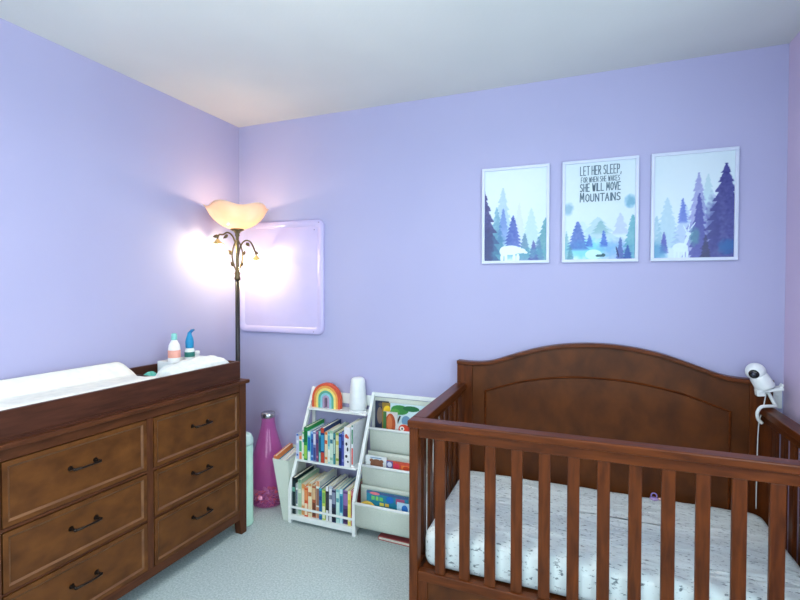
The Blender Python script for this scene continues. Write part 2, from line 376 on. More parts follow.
# changing tray on the dresser
tray = thing('changing_tray', 'open dark wooden changing tray standing on top of the dresser', 'changing tray', (.4284, -.4484, DH + .0005), -.0381)
ts0, ts1, tx0, tx1, th = .035, 1.165, -DD + .005, -.01, .106
t = .016
MB().box(tx0, tx1, -ts1, -ts0, 0, .010).build('base', TRAY, tray)
MB().box(tx1 - t, tx1, -ts1, -ts0, .010, th).build('front_board', TRAY, tray, bevel=.002)
MB().box(tx0, tx0 + t, -ts1, -ts0, .010, th).build('back_board', TRAY, tray, bevel=.002)
MB().box(tx0 + t, tx1 - t, -ts0 - t, -ts0, .010, th).build('end_board', TRAY, tray, bevel=.002)
MB().box(tx0 + t, tx1 - t, -ts1, -ts1 + t, .010, th).build('end_board', TRAY, tray, bevel=.002)
# divider
MB().box(tx0 + t, tx1 - t, -.4545, -.4475, .010, .085).build('divider', TRAY, tray)
PADM = noise_mat('quilted_white', rgb(240, 238, 228), rgb(228, 228, 220), (1, 1, 1), 30, 2, 0.8, 0.1, bump=0.35, bscale=70)
# contoured pad: cross section across x, long in s
mb = MB(); px0, px1 = tx0 + t + .003, tx1 - t - .003; ps0, ps1 = .458, ts1 - t - .004
NXs, NSs = 28, 40; vs = []; zb = .0115
def pad_h(u, w):   # u 0 wall side..1 room side, w 0 far end..1 near end
    e = min(u, 1 - u); side = .150 * (1 - min(1, u / .34) ** 1.6 * .42) if u < .34 else .150 * .58
    if u > .62: side = .150 * (.58 + .05 * min(1, (u - .62) / .2))
    h = side
    ed = min(1, e / .07); h *= math.sqrt(max(0, 1 - (1 - ed) ** 2)) * .45 + .55
    we = min(1, w / .11); h *= math.sqrt(max(0, 1 - (1 - we) ** 2)) * .62 + .38
    wn = min(1, (1 - w) / .05); h *= math.sqrt(max(0, 1 - (1 - wn) ** 2)) * .45 + .55
    return h
for j in range(NSs + 1):
    w = j / NSs
    for i in range(NXs + 1):
        u = i / NXs; vs.append((px0 + (px1 - px0) * u, -(ps0 + (ps1 - ps0) * w), zb + pad_h(u, w)))
k0 = len(vs); W1 = NXs + 1
fs = [(j * W1 + i, j * W1 + i + 1, (j + 1) * W1 + i + 1, (j + 1) * W1 + i) for j in range(NSs) for i in range(NXs)]
bd = [i for i in range(W1)] + [j * W1 + NXs for j in range(1, NSs + 1)] + [NSs * W1 + i for i in range(NXs - 1, -1, -1)] + [j * W1 for j in range(NSs - 1, 0, -1)]
vs += [(vs[q][0], vs[q][1], zb) for q in bd]
nb = len(bd); fs += [(bd[i], bd[(i + 1) % nb], k0 + (i + 1) % nb, k0 + i) for i in range(nb)] + [tuple(k0 + i for i in range(nb))]
mb.add(vs, fs, 0, True); pad = mb.build('changing_pad', PADM)
pad.location = tray.location; pad.rotation_euler = (0, 0, -.0381)
tag(pad, 'white quilted contoured changing pad lying in the tray on the dresser', 'changing pad')

Rz = Matrix.Rotation(-.0381, 4, 'Z')
def dloc(x, s, z): v = Rz @ Vector((x, -s, 0)); return (.4284 + v.x, -.4484 + v.y, z)
ZT = DH + .0115
# folded quilt at the far end of the tray
mb = MB(); NXs, NSs = 24, 30; vs = []
qx0, qx1, qs0, qs1 = -.205, tx1 - t - .004, ts0 + t + .008, .432
for j in range(NSs + 1):
    w = j / NSs
    for i in range(NXs + 1):
        u = i / NXs; e = min(1, min(u, 1 - u) / .12); f = min(1, min(w, 1 - w) / .16)
        h = (.112 + .018 * math.sin(u * 3 + .5) * (1 - w * .5)) * (1 - .28 * max(0, w - .5)) ; r = math.sqrt(max(0, 1 - (1 - e) ** 2)); r2_ = math.sqrt(max(0, 1 - (1 - f) ** 2))
        h = h * (.4 + .6 * r) * (.35 + .65 * r2_) + .005 * math.sin(w * 24 + u * 7) * math.sin(u * 9 + 1)
        vs.append((qx0 + (qx1 - qx0) * u, -(qs0 + (qs1 - qs0) * w), h))
k0 = len(vs); W1 = NXs + 1
fs = [(j * W1 + i, j * W1 + i + 1, (j + 1) * W1 + i + 1, (j + 1) * W1 + i) for j in range(NSs) for i in range(NXs)]
bd = [i for i in range(W1)] + [j * W1 + NXs for j in range(1, NSs + 1)] + [NSs * W1 + i for i in range(NXs - 1, -1, -1)] + [j * W1 for j in range(NSs - 1, 0, -1)]
vs += [(vs[q][0], vs[q][1], 0) for q in bd]; nb = len(bd)
fs += [(bd[i], bd[(i + 1) % nb], k0 + (i + 1) % nb, k0 + i) for i in range(nb)] + [tuple(k0 + i for i in range(nb))]
mb.add(vs, fs, 0, True)
qm = noise_mat('patterned_white_blanket', rgb(226, 232, 230), rgb(238, 240, 234), (1, 1, 1), 55, 3, .9, .1, bump=.4, bscale=90)
q = mb.build('folded_blanket', qm); q.location = (tray.location.x, tray.location.y, ZT); q.rotation_euler = (0, 0, -.0381)
tag(q, 'folded white blanket bundled at the far end of the changing tray', 'blanket')
# white caddy behind it
cad = thing('storage_caddy', 'small white open caddy holding bottles at the wall side of the tray', 'caddy', dloc(-.285, .172, ZT), -.0381)
cw, cl, ch = .055, .118, .112
mb = MB(); mb.box(-cw, cw, -cl, cl, 0, .006)
mb.box(-cw, -cw + .005, -cl, cl, .006, ch).box(cw - .005, cw, -cl, cl, .006, ch).box(-cw + .005, cw - .005, -cl, -cl + .005, .006, ch).box(-cw + .005, cw - .005, cl - .005, cl, .006, ch)
mb.build('body', PLAST, cad, bevel=.002)
mb = MB(); mb.box(-.002, .002, -cl + .005, cl - .005, .006, ch - .01); mb.build('divider', PLAST, cad)
ZC = ZT + .0065
def bottle(name, label, loc, prof, bodym, cap, capm, lab=None, labm=None, extra=None):
    o = thing(name, label, 'bottle', loc)
    MB().lathe([(0, 0)] + prof + [(0, prof[-1][1])], seg=28).build('body', bodym, o)
    MB().lathe([(0, cap[0][1])] + cap + [(0, cap[-1][1])], seg=20).build('cap', capm, o)
    if lab: MB().lathe(lab, seg=28).build('sticker', labm, o)
    if extra: extra(o)
    return o
bottle('lotion_bottle', 'white lotion bottle with mint cap standing in the caddy', dloc(-.262, .250, ZC),
       [(.026, 0), (.030, .004), (.031, .08), (.031, .16), (.027, .19), (.016, .212), (.012, .218)], flat(244, 242, 240), [(.014, .2185), (.015, .222), (.014, .25), (.010, .253)], flat(140, 208, 200),
       [(.0315, .125), (.0315, .165)], flat(240, 168, 150))
bottle('spray_bottle', 'small white bottle with tall blue squeeze cap standing in the caddy', dloc(-.262, .150, ZC),
       [(.022, 0), (.026, .004), (.026, .14), (.024, .155), (.018, .162)], flat(236, 242, 240), [(.019, .1625), (.021, .17), (.022, .195), (.019, .215), (.012, .235), (.009, .250)], flat(28, 140, 190),
       [(.0265, .115), (.0265, .142)], flat(40, 120, 110), extra=lambda o: MB().tube([(0, 0, .245), (.006, .012, .258), (.008, .024, .262)], [.008, .008, .006], 10).build('nozzle', flat(20, 110, 170), o))
bottle('cream_jar', 'low white cream jar in the caddy beside the blue-capped bottle', dloc(-.270, .100, ZC),
       [(.018, 0), (.020, .004), (.020, .11), (.016, .118)], flat(240, 240, 240), [(.019, .1185), (.020, .122), (.020, .136), (.017, .139)], flat(232, 234, 236))
# teal cloth in the tray between pad and caddy
mb = MB(); random.seed(3)
prof = [(.0, .0), (.05, .0), (.056, .012), (.05, .035), (.034, .055), (.015, .066), (0, .068)]
mb.lathe(prof, seg=32, wave=lambda a, t, r, z: (r * (1 + .16 * math.sin(3 * a + t * 4) + .07 * math.sin(7 * a)) * .8, z * (1 + .12 * math.sin(5 * a + 1))))
o = mb.build('burp_cloth', noise_mat('teal_cloth', rgb(92, 190, 172), rgb(132, 210, 196), nscale=14, rough=.9, bump=.5), None); o.location = dloc(-.285, .372, ZT); 
tag(o, 'crumpled teal cloth in the tray between changing pad and caddy', 'cloth')

# ------------------------------------------------------------------ floor lamp
LX, LY = .232, -.287
lamp = thing('floor_lamp', 'tall dark torchiere floor lamp with amber glass bowl and flower arms in corner', 'floor lamp', (LX, LY, 0))
MB().lathe([(0, 0), (.088, 0), (.088, .012), (.07, .022), (.03, .03), (.016, .045), (0, .045)], seg=40).build('base', IRON, lamp)
MB().tube([(0, 0, .04), (0, 0, .45), (0, 0, .9), (0, 0, 1.42)], .0135, 16).build('pole', IRON, lamp)
MB().lathe([(0, 1.42), (.016, 1.42), (.019, 1.432), (.014, 1.445), (.018, 1.46), (.012, 1.475), (.009, 1.50), (.009, 1.68), (.014, 1.69), (.012, 1.70), (.022, 1.713), (.040, 1.722), (.038, 1.729), (0, 1.729)], seg=24).build('stem', BRONZE, lamp)
amber = bpy.data.materials.new('amber_glass'); amber.use_nodes = True; nt = amber.node_tree; nt.nodes.clear()
out = nt.nodes.new('ShaderNodeOutputMaterial'); dif = nt.nodes.new('ShaderNodeBsdfDiffuse'); trl = nt.nodes.new('ShaderNodeBsdfTranslucent'); gl = nt.nodes.new('ShaderNodeBsdfGlossy'); mx = nt.nodes.new('ShaderNodeMixShader'); mx2 = nt.nodes.new('ShaderNodeMixShader')
tc = nt.nodes.new('ShaderNodeTexCoord'); nz = nt.nodes.new('ShaderNodeTexNoise'); nz.inputs['Scale'].default_value = 9; rp = nt.nodes.new('ShaderNodeValToRGB')
rp.color_ramp.elements[0].position = .35; rp.color_ramp.elements[1].position = .68; rp.color_ramp.elements[0].color = rgb(250, 224, 196); rp.color_ramp.elements[1].color = rgb(252, 234, 214)
nt.links.new(tc.outputs['Object'], nz.inputs['Vector']); nt.links.new(nz.outputs['Fac'], rp.inputs[0])
nt.links.new(rp.outputs[0], dif.inputs[0]); nt.links.new(rp.outputs[0], trl.inputs[0]); gl.inputs['Roughness'].default_value = .15; mx.inputs[0].default_value = .5
nt.links.new(dif.outputs[0], mx.inputs[1]); nt.links.new(trl.outputs[0], mx.inputs[2]); mx2.inputs[0].default_value = .05
nt.links.new(mx.outputs[0], mx2.inputs[1]); nt.links.new(gl.outputs[0], mx2.inputs[2]); nt.links.new(mx2.outputs[0], out.inputs[0])
def bw(a, t, r, z):
    k = max(0, (t - .45) / .55)
    s = math.sin(5 * a + 2.2)
    return r * (1 + .04 * s * k), z + .011 * s * k * k
MB().lathe([(.012, 1.7295), (.05, 1.735), (.082, 1.748), (.110, 1.766), (.134, 1.788), (.152, 1.812), (.164, 1.834), (.174, 1.852), (.183, 1.862)], seg=80, wave=bw).build('glass_bowl', amber, lamp).modifiers.new('s', 'SOLIDIFY').thickness = .004
MB().lathe([(0, 1.735), (.016, 1.735), (.018, 1.77), (0, 1.77)], seg=16).build('socket', IRON, lamp)
WARM = (1.0, .72, .42)
GLOW = bpy.data.materials.new('bulb_glow'); GLOW.use_nodes = True; gb = GLOW.node_tree.nodes['Principled BSDF']; gb.inputs['Emission Color'].default_value = (1, .78, .5, 1); gb.inputs['Emission Strength'].default_value = 6
p = point('bowl_bulb_light', (LX, LY, 1.80), 3.0, WARM, .025)
MB().lathe([(0, 1.7705), (.010, 1.771), (.012, 1.774), (.008, 1.777), (0, 1.778)], seg=20).build('bulb', GLOW, lamp)
def leaf(mb, c, d, n, ln, w):
    c = Vector(c); d = Vector(d).normalized(); n = Vector(n); s = d.cross(n).normalized(); n = s.cross(d)
    pts = [c, c + d * ln * .3 + s * w * .5, c + d * ln * .6 + s * w * .42, c + d * ln, c + d * ln * .6 - s * w * .42, c + d * ln * .3 - s * w * .5]
    mid = c + d * ln * .45 + n * w * .22; lo = c + d * ln * .45 - n * w * .1
    vs = pts + [mid, lo]; fs = [(i, (i + 1) % 6, 6) for i in range(6)] + [((i + 1) % 6, i, 7) for i in range(6)]
    mb.add(vs, fs)
def flower_arm(bx, by, bz, rise):
    d = Vector((bx, by, 0)); r = d.length; d /= r
    P = lambda t, z: (d.x * r * t, d.y * r * t, z)
    z0 = 1.60
    mb = MB()
    path = cr([P(.05, rise - .10), P(.12, rise - .055), P(.28, rise - .015), P(.50, rise), P(.72, rise - .012), P(.92, bz + .055), P(1.0, bz + .03)], 6)
    mb.tube(path, .0052, 8)
    mb.tube(cr([P(.05, 1.66), P(.2, 1.62), P(.27, 1.57), P(.2, 1.52), P(.04, 1.47)], 6), .0046, 8)
    arm = mb.build('flower_arm', BRONZE, lamp)
    for t, z, dd in ((.45, rise - .012, (d.x, d.y, -.7)), (.93, bz + .05, (d.x, d.y, -.2)), (.27, 1.57, (d.x, d.y, 1.6)), (.15, 1.50, (d.x, d.y, 1.4))):
        l = MB(); leaf(l, P(t, z), dd, (0.3, -.9, .3), .042, .024); l.build('leaf', BRONZE, arm)
    AM = flat(214, 184, 120, .35)
    b = MB(); b.lathe([(.006, .030), (.011, .024), (.017, .014), (.030, .004), (.042, -.001)], (d.x * r, d.y * r, bz), 30, wave=lambda a, t, rr, z: (rr * (1 + .16 * math.sin(5 * a) * t * t), z - .004 * math.sin(5 * a) * t))
    o = b.build('flower_shade', AM, arm); o.modifiers.new('s', 'SOLIDIFY').thickness = .0015
    b = MB(); b.lathe([(0, .012), (.007, .010), (.008, 0), (.010, -.008), (.007, -.016), (0, -.019)], (d.x * r, d.y * r, bz), 16); b.build('bulb', GLOW, arm)
    point('flower_bulb_light', (LX + d.x * r, LY + d.y * r, bz - .036), 3.6, (1.0, .87, .48), .014)
flower_arm(.115 - LX, -.325 - LY, 1.640, 1.708)
flower_arm(.222 - LX, -.100 - LY, 1.552, 1.668)

# ------------------------------------------------------------------ wall panel in the corner
pn = thing('wall_panel', 'large glossy lavender framed panel with rounded corners mounted behind the lamp', 'panel', (.34, 0, 1.44))
pm = noise_mat('glossy_lavender', rgb(196, 186, 226), rgb(192, 182, 224), nscale=2, rough=.25, spec=.6)
def rr2(w, h, r, n=8):
    o = []
    for sx, sz, a0 in ((1, 1, 0), (-1, 1, PI / 2), (-1, -1, PI), (1, -1, 3 * PI / 2)):
        for k in range(n + 1): a = a0 + PI / 2 * k / n; o.append((sx * (w - r) + r * math.cos(a), sz * (h - r) + r * math.sin(a)))
    return o
pw, ph = .33, .366
mb = MB(); LV = [(0, -.0005), (0, -.014), (.004, -.021), (.012, -.023), (.036, -.020), (.046, -.012)]
rings = [[(x, y, z) for x, z in rr2(pw - i, ph - i, max(.045 - i * .5, .02))] for i, y in LV]; nn = len(rings[0])
mb.add([p for r in rings for p in r], [(j * nn + i, j * nn + (i + 1) % nn, (j + 1) * nn + (i + 1) % nn, (j + 1) * nn + i) for j in range(len(LV) - 1) for i in range(nn)], 0, True)
mb.build('frame', pm, pn)
q = rr2(pw - .04, ph - .04, .02); MB().prism(q, -.013, -.001).build('board', pm, pn)
mb = MB(); 
for x, z in ((.26, .315), (.318, .32), (.27, -.358 + .02)): mb.lathe([(0, 0), (.006, 0), (.006, .003), (0, .004)], (0, 0, 0), 12); 
mb = MB()
for x, z, yy in ((.262, .300, -.0125), (.300, .344, -.0225), (.262, -.346, -.0225)): mb.tube([(x, yy, z), (x, yy - .003, z)], .004, 10)
mb.build('screw', flat(150, 140, 180), pn)

# ------------------------------------------------------------------ framed prints
FRM = noise_mat('white_frame', rgb(208, 214, 232), rgb(203, 209, 229), nscale=5, rough=.35)
rng = np.random.RandomState(5)
def smooth(a, k):
    for _ in range(k):
        a = (a + np.roll(a, 1, 0) + np.roll(a, -1, 0) + np.roll(a, 1, 1) + np.roll(a, -1, 1)) / 5
    return a
AW, AH = 132, 196
def nz2(k): 
    a = smooth(rng.rand(AH, AW), k); return (a - a.min()) / (a.max() - a.min())
VV, UU = np.mgrid[0:AH, 0:AW]; UU = UU / (AW - 1.0); VV = VV / (AH - 1.0)
def paint(img, mask, col, a):
    c = np.array(col, float); img[:] = img * (1 - (mask * a)[..., None]) + c * (mask * a)[..., None]
def tree(img, cx, top, bot, hw, col, a, fade=0.0, teeth=9, soft=.006):
    t = (top - VV) / (top - bot); saw = (t * teeth) % 1.0
    w = 1.25 * hw * np.clip(t, 0, 1) ** .8 * (.62 + .38 * saw) + .004
    j = (nz2(2) - .5) * .03
    m = np.clip((w - np.abs(UU - cx) + j) / soft / 2 + .5, 0, 1) * (t > 0) * np.clip((VV - bot) / .03 + .5, 0, 1)
    tex = .72 + .28 * nz2(5)
    if fade: tex = tex * (1 - fade * np.clip(t, 0, 1) ** 1.5)
    paint(img, m * tex, col, a)
def blob(img, cx, cy, rx, ry, col, a): 
    d = ((UU - cx) / rx) ** 2 + ((VV - cy) / ry) ** 2 + (nz2(8) - .5) * .9
    paint(img, np.clip(1.2 - d, 0, 1), col, a)
def ell(img, cx, cy, rx, ry, col, a=1, rot=0):
    dx = UU - cx; dy = (VV - cy) * 1.46; c, s = math.cos(rot), math.sin(rot)
    d = ((dx * c + dy * s) / rx) ** 2 + ((-dx * s + dy * c) / (ry * 1.46)) ** 2
    paint(img, np.clip((1.08 - d) * 6, 0, 1), col, a)
def paper():
    im = np.ones((AH, AW, 3)) * np.array([212, 226, 236.]); blob(im, .5, .75, .7, .4, (218, 231, 240), .5); return im
a1 = paper()
tree(a1, .30, .81, .05, .20, (120, 160, 195), .45, .2); tree(a1, .57, .64, .05, .12, (190, 195, 215), .4); tree(a1, .76, .57, .05, .17, (170, 200, 205), .6); tree(a1, .20, .60, -.1, .16, (80, 140, 165), .6)
tree(a1, .31, .58, .2, .10, (70, 100, 185), .6, .5); tree(a1, -.02, .80, -.3, .34, (52, 52, 120), .95, .1); tree(a1, .99, .46, -.05, .20, (70, 135, 150), .75)
tree(a1, .47, .50, .14, .13, (50, 75, 165), .9, .2); tree(a1, .66, .30, -.1, .13, (75, 115, 150), .7); tree(a1, .80, .22, -.1, .10, (70, 75, 150), .8); tree(a1, .88, .26, -.1, .10, (90, 120, 170), .6)
blob(a1, .16, .12, .2, .22, (70, 130, 160), .6); blob(a1, .55, .08, .5, .07, (90, 165, 180), .5); blob(a1, .05, .12, .1, .3, (40, 42, 110), .5)
wb = (222, 236, 238)
ell(a1, .43, .115, .165, .052, wb); ell(a1, .33, .105, .08, .055, wb); ell(a1, .60, .105, .075, .028, wb); ell(a1, .67, .088, .035, .014, wb, rot=-.2); ell(a1, .585, .135, .015, .012, wb)
for x in (.29, .355, .49, .55): ell(a1, x, .030, .026, .045, wb)
a2 = paper()
blob(a2, .04, .53, .09, .07, (140, 175, 195), .7); blob(a2, .93, .58, .08, .07, (115, 165, 190), .75)
tree(a2, .48, .44, .20, .26, (165, 195, 205), .6, .2, 3); tree(a2, .52, .40, .26, .12, (110, 160, 165), .5, .3, 4); tree(a2, .80, .47, .25, .10, (180, 190, 225), .7, 0, 3); tree(a2, .25, .40, .2, .2, (190, 215, 225), .5)
blob(a2, .35, .10, .42, .12, (120, 205, 222), .75); blob(a2, .75, .08, .3, .14, (130, 165, 215), .6)
tree(a2, .19, .40, .10, .15, (70, 95, 175), .85, .2); tree(a2, .36, .26, .13, .05, (75, 105, 190), .8); tree(a2, .565, .30, .13, .055, (75, 105, 190), .8); tree(a2, .97, .45, -.05, .15, (95, 160, 175), .75); tree(a2, .02, .30, -.05, .08, (110, 160, 170), .6)
tree(a2, .80, .22, -.05, .06, (80, 95, 160), .8); tree(a2, .90, .14, -.05, .07, (60, 90, 165), .85); tree(a2, .08, .14, -.05, .06, (90, 140, 160), .7)
ell(a2, .42, .05, .12, .05, (205, 240, 246), .9); ell(a2, .50, .035, .05, .014, (60, 100, 110), .9); ell(a2, .56, .04, .03, .018, (60, 100, 110), .9); ell(a2, .76, .07, .012, .06, (50, 60, 110), .8, .25)
a3 = paper()
tree(a3, .17, .60, .1, .16, (150, 185, 205), .5); tree(a3, .03, .42, .0, .12, (130, 170, 190), .5); tree(a3, .68, .80, .2, .14, (150, 185, 195), .4); tree(a3, .40, .52, .1, .16, (150, 170, 215), .5); tree(a3, .37, .58, .34, .06, (75, 95, 190), .85, .3)
tree(a3, .565, .82, .0, .17, (120, 115, 185), .6, .1); tree(a3, .575, .62, -.05, .12, (62, 62, 150), .85, .1); tree(a3, .90, .89, -.1, .30, (62, 60, 135), .97, .15, 11); blob(a3, .93, .10, .14, .08, (50, 120, 175), .8); blob(a3, .52, .2, .07, .1, (90, 160, 160), .6)
tree(a3, .13, .26, .05, .05, (80, 80, 170), .85); blob(a3, .05, .06, .13, .1, (90, 150, 190), .7); blob(a3, .75, .3, .1, .3, (60, 58, 140), .6)
tree(a3, .66, .22, -.05, .06, (45, 42, 110), .9)
ell(a3, .34, .10, .10, .045, (218, 234, 244), .95); ell(a3, .42, .17, .022, .06, (218, 234, 244), .9, -.3); ell(a3, .44, .23, .035, .018, (218, 234, 244), .9)
for x in (.27, .32, .39, .43): ell(a3, x, .04, .014, .05, (218, 234, 244), .95)
for k in range(3): ell(a3, .40 + .05 * k, .28 + .015 * k, .007, .04, (218, 234, 244), .85, .4 - .5 * k)
artm = bpy.data.materials.new('watercolour_print'); artm.use_nodes = True; nt = artm.node_tree; b = nt.nodes['Principled BSDF']
ca = nt.nodes.new('ShaderNodeVertexColor'); ca.layer_name = 'ink'; nt.links.new(ca.outputs[0], b.inputs['Base Color']); b.inputs['Roughness'].default_value = .3
FW, FH, FZ = .3523, .5152, 1.5088
def framed(label, x, img):
    o = thing('framed_print', label, 'framed print', (x + FW / 2, 0, FZ), 0, 'framed forest prints above the crib')
    bw_ = .015; y0, y1 = -.020, -.001
    mb = MB(); mb.box(-FW / 2, FW / 2, y0, y1, 0, bw_).box(-FW / 2, FW / 2, y0, y1, FH - bw_, FH).box(-FW / 2, -FW / 2 + bw_, y0, y1, bw_, FH - bw_).box(FW / 2 - bw_, FW / 2, y0, y1, bw_, FH - bw_)
    mb.build('frame', FRM, o, bevel=.0015)
    w, h = FW - 2 * bw_, FH - 2 * bw_
    co = np.stack([(UU - .5) * w, np.full_like(UU, -.012), bw_ + VV * h], -1).reshape(-1, 3)
    me = bpy.data.meshes.new('print'); fs = [(j * AW + i, j * AW + i + 1, (j + 1) * AW + i + 1, (j + 1) * AW + i) for j in range(AH - 1) for i in range(AW - 1)]
    me.from_pydata(co.tolist(), [], fs); at = me.color_attributes.new('ink', 'FLOAT_COLOR', 'POINT')
    c = np.clip(img.reshape(-1, 3) / 255, 0, 1); c = np.clip(c - .28 * (.86 - c) * (c < .86), 0, 1) * .97; c = np.where(c <= .04045, c / 12.92, ((c + .055) / 1.055) ** 2.4)
    at.data.foreach_set('color', np.concatenate([c, np.ones((len(c), 1))], 1).ravel().astype('f'))
    me.materials.append(artm); p = bpy.data.objects.new('print', me); COL.objects.link(p); p.parent = o
    return o
framed('left framed forest print with a white bear among blue pines', 1.6679, a1)
fr2 = framed('middle framed print reading LET HER SLEEP over a misty blue forest', 2.0823, a2)
framed('right framed forest print with a tall dark purple pine', 2.4874, a3)
# stroke lettering on the middle print
G = {'L': [[(0, 1), (0, 0), (.8, 0)]], 'E': [[(.8, 1), (0, 1), (0, 0), (.8, 0)], [(0, .5), (.65, .5)]], 'T': [[(0, 1), (1, 1)], [(.5, 1), (.5, 0)]], 'H': [[(0, 1), (0, 0)], [(.85, 1), (.85, 0)], [(0, .5), (.85, .5)]],
     'R': [[(0, 0), (0, 1), (.7, .95), (.8, .75), (.65, .52), (0, .5)], [(.3, .5), (.85, 0)]], 'S': [[(.8, .9), (.45, 1), (.08, .85), (.1, .62), (.75, .4), (.8, .15), (.4, 0), (0, .1)]], 'P': [[(0, 0), (0, 1), (.7, .95), (.82, .72), (.65, .47), (0, .45)]],
     ',': [[(.15, .1), (.0, -.15)]], 'F': [[(.8, 1), (0, 1), (0, 0)], [(0, .5), (.6, .5)]], 'O': [[(.45, 1), (.05, .8), (0, .3), (.4, 0), (.8, .2), (.88, .75), (.45, 1)]], 'W': [[(0, 1), (.25, 0), (.5, .8), (.75, 0), (1, 1)]],
     'N': [[(0, 0), (0, 1), (.85, 0), (.85, 1)]], 'K': [[(0, 0), (0, 1)], [(.8, 1), (0, .45), (.85, 0)]], 'A': [[(0, 0), (.45, 1), (.9, 0)], [(.18, .35), (.72, .35)]], 'M': [[(0, 0), (.1, 1), (.5, .3), (.9, 1), (1, 0)]],
     'V': [[(0, 1), (.45, 0), (.9, 1)]], 'I': [[(.1, 0), (.1, 1)]], 'U': [[(0, 1), (.03, .15), (.4, 0), (.8, .15), (.83, 1)]]}
AD = {'I': .35, ',': .35, 'W': 1.3, 'M': 1.35}
mb = MB(); bw_ = .015; w_, h_ = FW - 2 * bw_, FH - 2 * bw_
def line(txt, x0, x1, z0, z1, th, capbig=False):
    tot = sum(.6 if c == ' ' else AD.get(c, 1.15) for c in txt) - .25; k = (x1 - x0) / tot; x = x0
    for idx, c in enumerate(txt):
        if c == ' ': x += .6 * k; continue
        hh = z1 - z0; zb_ = z0
        if capbig and idx > 0: hh *= .84
        if c == ',': hh *= 1
        for st in G[c]:
            for (p, q), (r, s) in zip(st[:-1], st[1:]):
                A_ = Vector((x + p * k * .9, -.0128, zb_ + q * hh)); B_ = Vector((x + r * k * .9, -.0128, zb_ + s * hh))
                d = B_ - A_
                if d.length < 1e-6: continue
                d.normalize(); A_ -= d * th * .4; B_ += d * th * .4; mb.bar(A_, B_, th, .0008, (0, 1, 0))
        x += AD.get(c, 1.15) * k
def zz(v): return bw_ + v * h_
xa, xb = (.22 - .5) * w_, (.80 - .5) * w_
line('LET HER SLEEP,', xa, xb, zz(.875), zz(.965), .0042)
line('FOR WHEN SHE WAKES', xa + .004, xb - .004, zz(.80), zz(.852), .0028)
line('SHE WILL MOVE', xa, xb, zz(.706), zz(.783), .0046)
line('MOUNTAINS', xa, xb, zz(.600), zz(.690), .0050, True)
mb.build('lettering', flat(98, 120, 138, .6), fr2)
# ------------------------------------------------------------------ bookcase
BX0, BXM, BX1 = .598, 1.017, 1.437
bc = thing('bookcase', 'white wooden two-part bookcase with shelves and canvas sling pockets', 'bookcase', ((BX0 + BX1) / 2, -.14, 0))
class KB(MB):
    def build(s, name, mats, parent=None, **k):
        off = Vector(((BX0 + BX1) / 2, -.14, 0)); s.v = [tuple(Vector(v) - off) for v in s.v]
        return MB.build(s, name, mats, parent or bc, **k)
def fy(z): return -.282 if z < .2 else -.282 + (z - .2) * (.262 / .545)
PWD = .020
def post(x):
    A_ = [(-.282, 0), (-.282, .19), (-.268, .235), (-.020, .745), (-.003, .745), (-.003, .735), (-.244, .228), (-.256, .19), (-.256, 0)]
    mb = KB(); n_ = len(A_); vs = [(x - PWD / 2, y, z) for y, z in A_] + [(x + PWD / 2, y, z) for y, z in A_]
    mb.add(vs, [tuple(range(n_)), tuple(range(n_, 2 * n_))[::-1]] + [(i, i + n_, (i + 1) % n_ + n_, (i + 1) % n_) for i in range(n_)])
    return mb.build('front_post', WHITE, bevel=.002)
for x in (BX0, BXM, BX1):
    post(x); KB().box(x - PWD / 2, x + PWD / 2, -.022, -.0035, 0, .734).build('back_post', WHITE, bevel=.002)
    KB().box(x - .006, x + .006, -.2555, -.022, .02, .045).build('side_rail', WHITE)
SH = [(.634, -.104), (.360, -.232), (.050, -.276)]
for z, y in SH:
    KB().box(BX0 + .010, BXM - .010, y, -.022 if z < .6 else -.0035 , z - .012, z).build('shelf', WHITE, bevel=.0015)
KB().box(BX0 + .010, BXM - .010, -.281, -.273, .088, .100).build('guard_rail', WHITE, bevel=.002)
KB().box(BX0 + .010, BXM - .010, -.284, -.2765, .022, .052).build('toe_rail', WHITE, bevel=.002)
KB().box(BX0 + .010, BXM - .010, -.018, -.006, .66, .722).build('back_rail', WHITE, bevel=.002)
KB().box(BXM + .010, BX1 - .010, -.020, -.006, .722, .745).build('top_rail', WHITE, bevel=.002)
def sling(pts):
    pr = cr([(0, y, z) for y, z in pts], 5); mb = KB(); n_ = len(pr); x0, x1 = BXM + .013, BX1 - .013
    vs = [(x0, p.y, p.z) for p in pr] + [(x1, p.y, p.z) for p in pr]
    mb.add(vs, [(i, i + 1, n_ + i + 1, n_ + i) for i in range(n_ - 1)], 0, True)
    o = mb.build('sling_pocket', CANVAS); o.modifiers.new('s', 'SOLIDIFY').thickness = .003
    y, z = pts[-1]; m2 = KB(); m2.tube([(BXM + .010, y, z + .004), (BX1 - .010, y, z + .004)], .0075, 12); m2.build('dowel', WHITE)
sling([(-.020, .720), (-.022, .46), (-.034, .415), (-.060, .400), (-.086, .42), (-.095, .47), (-.100, .55)])
sling([(-.118, .430), (-.122, .27), (-.134, .215), (-.160, .198), (-.186, .22), (-.196, .27), (-.201, .368)])
sling([(-.215, .270), (-.217, .10), (-.228, .062), (-.250, .050), (-.275, .062), (-.284, .10), (-.290, .190)])

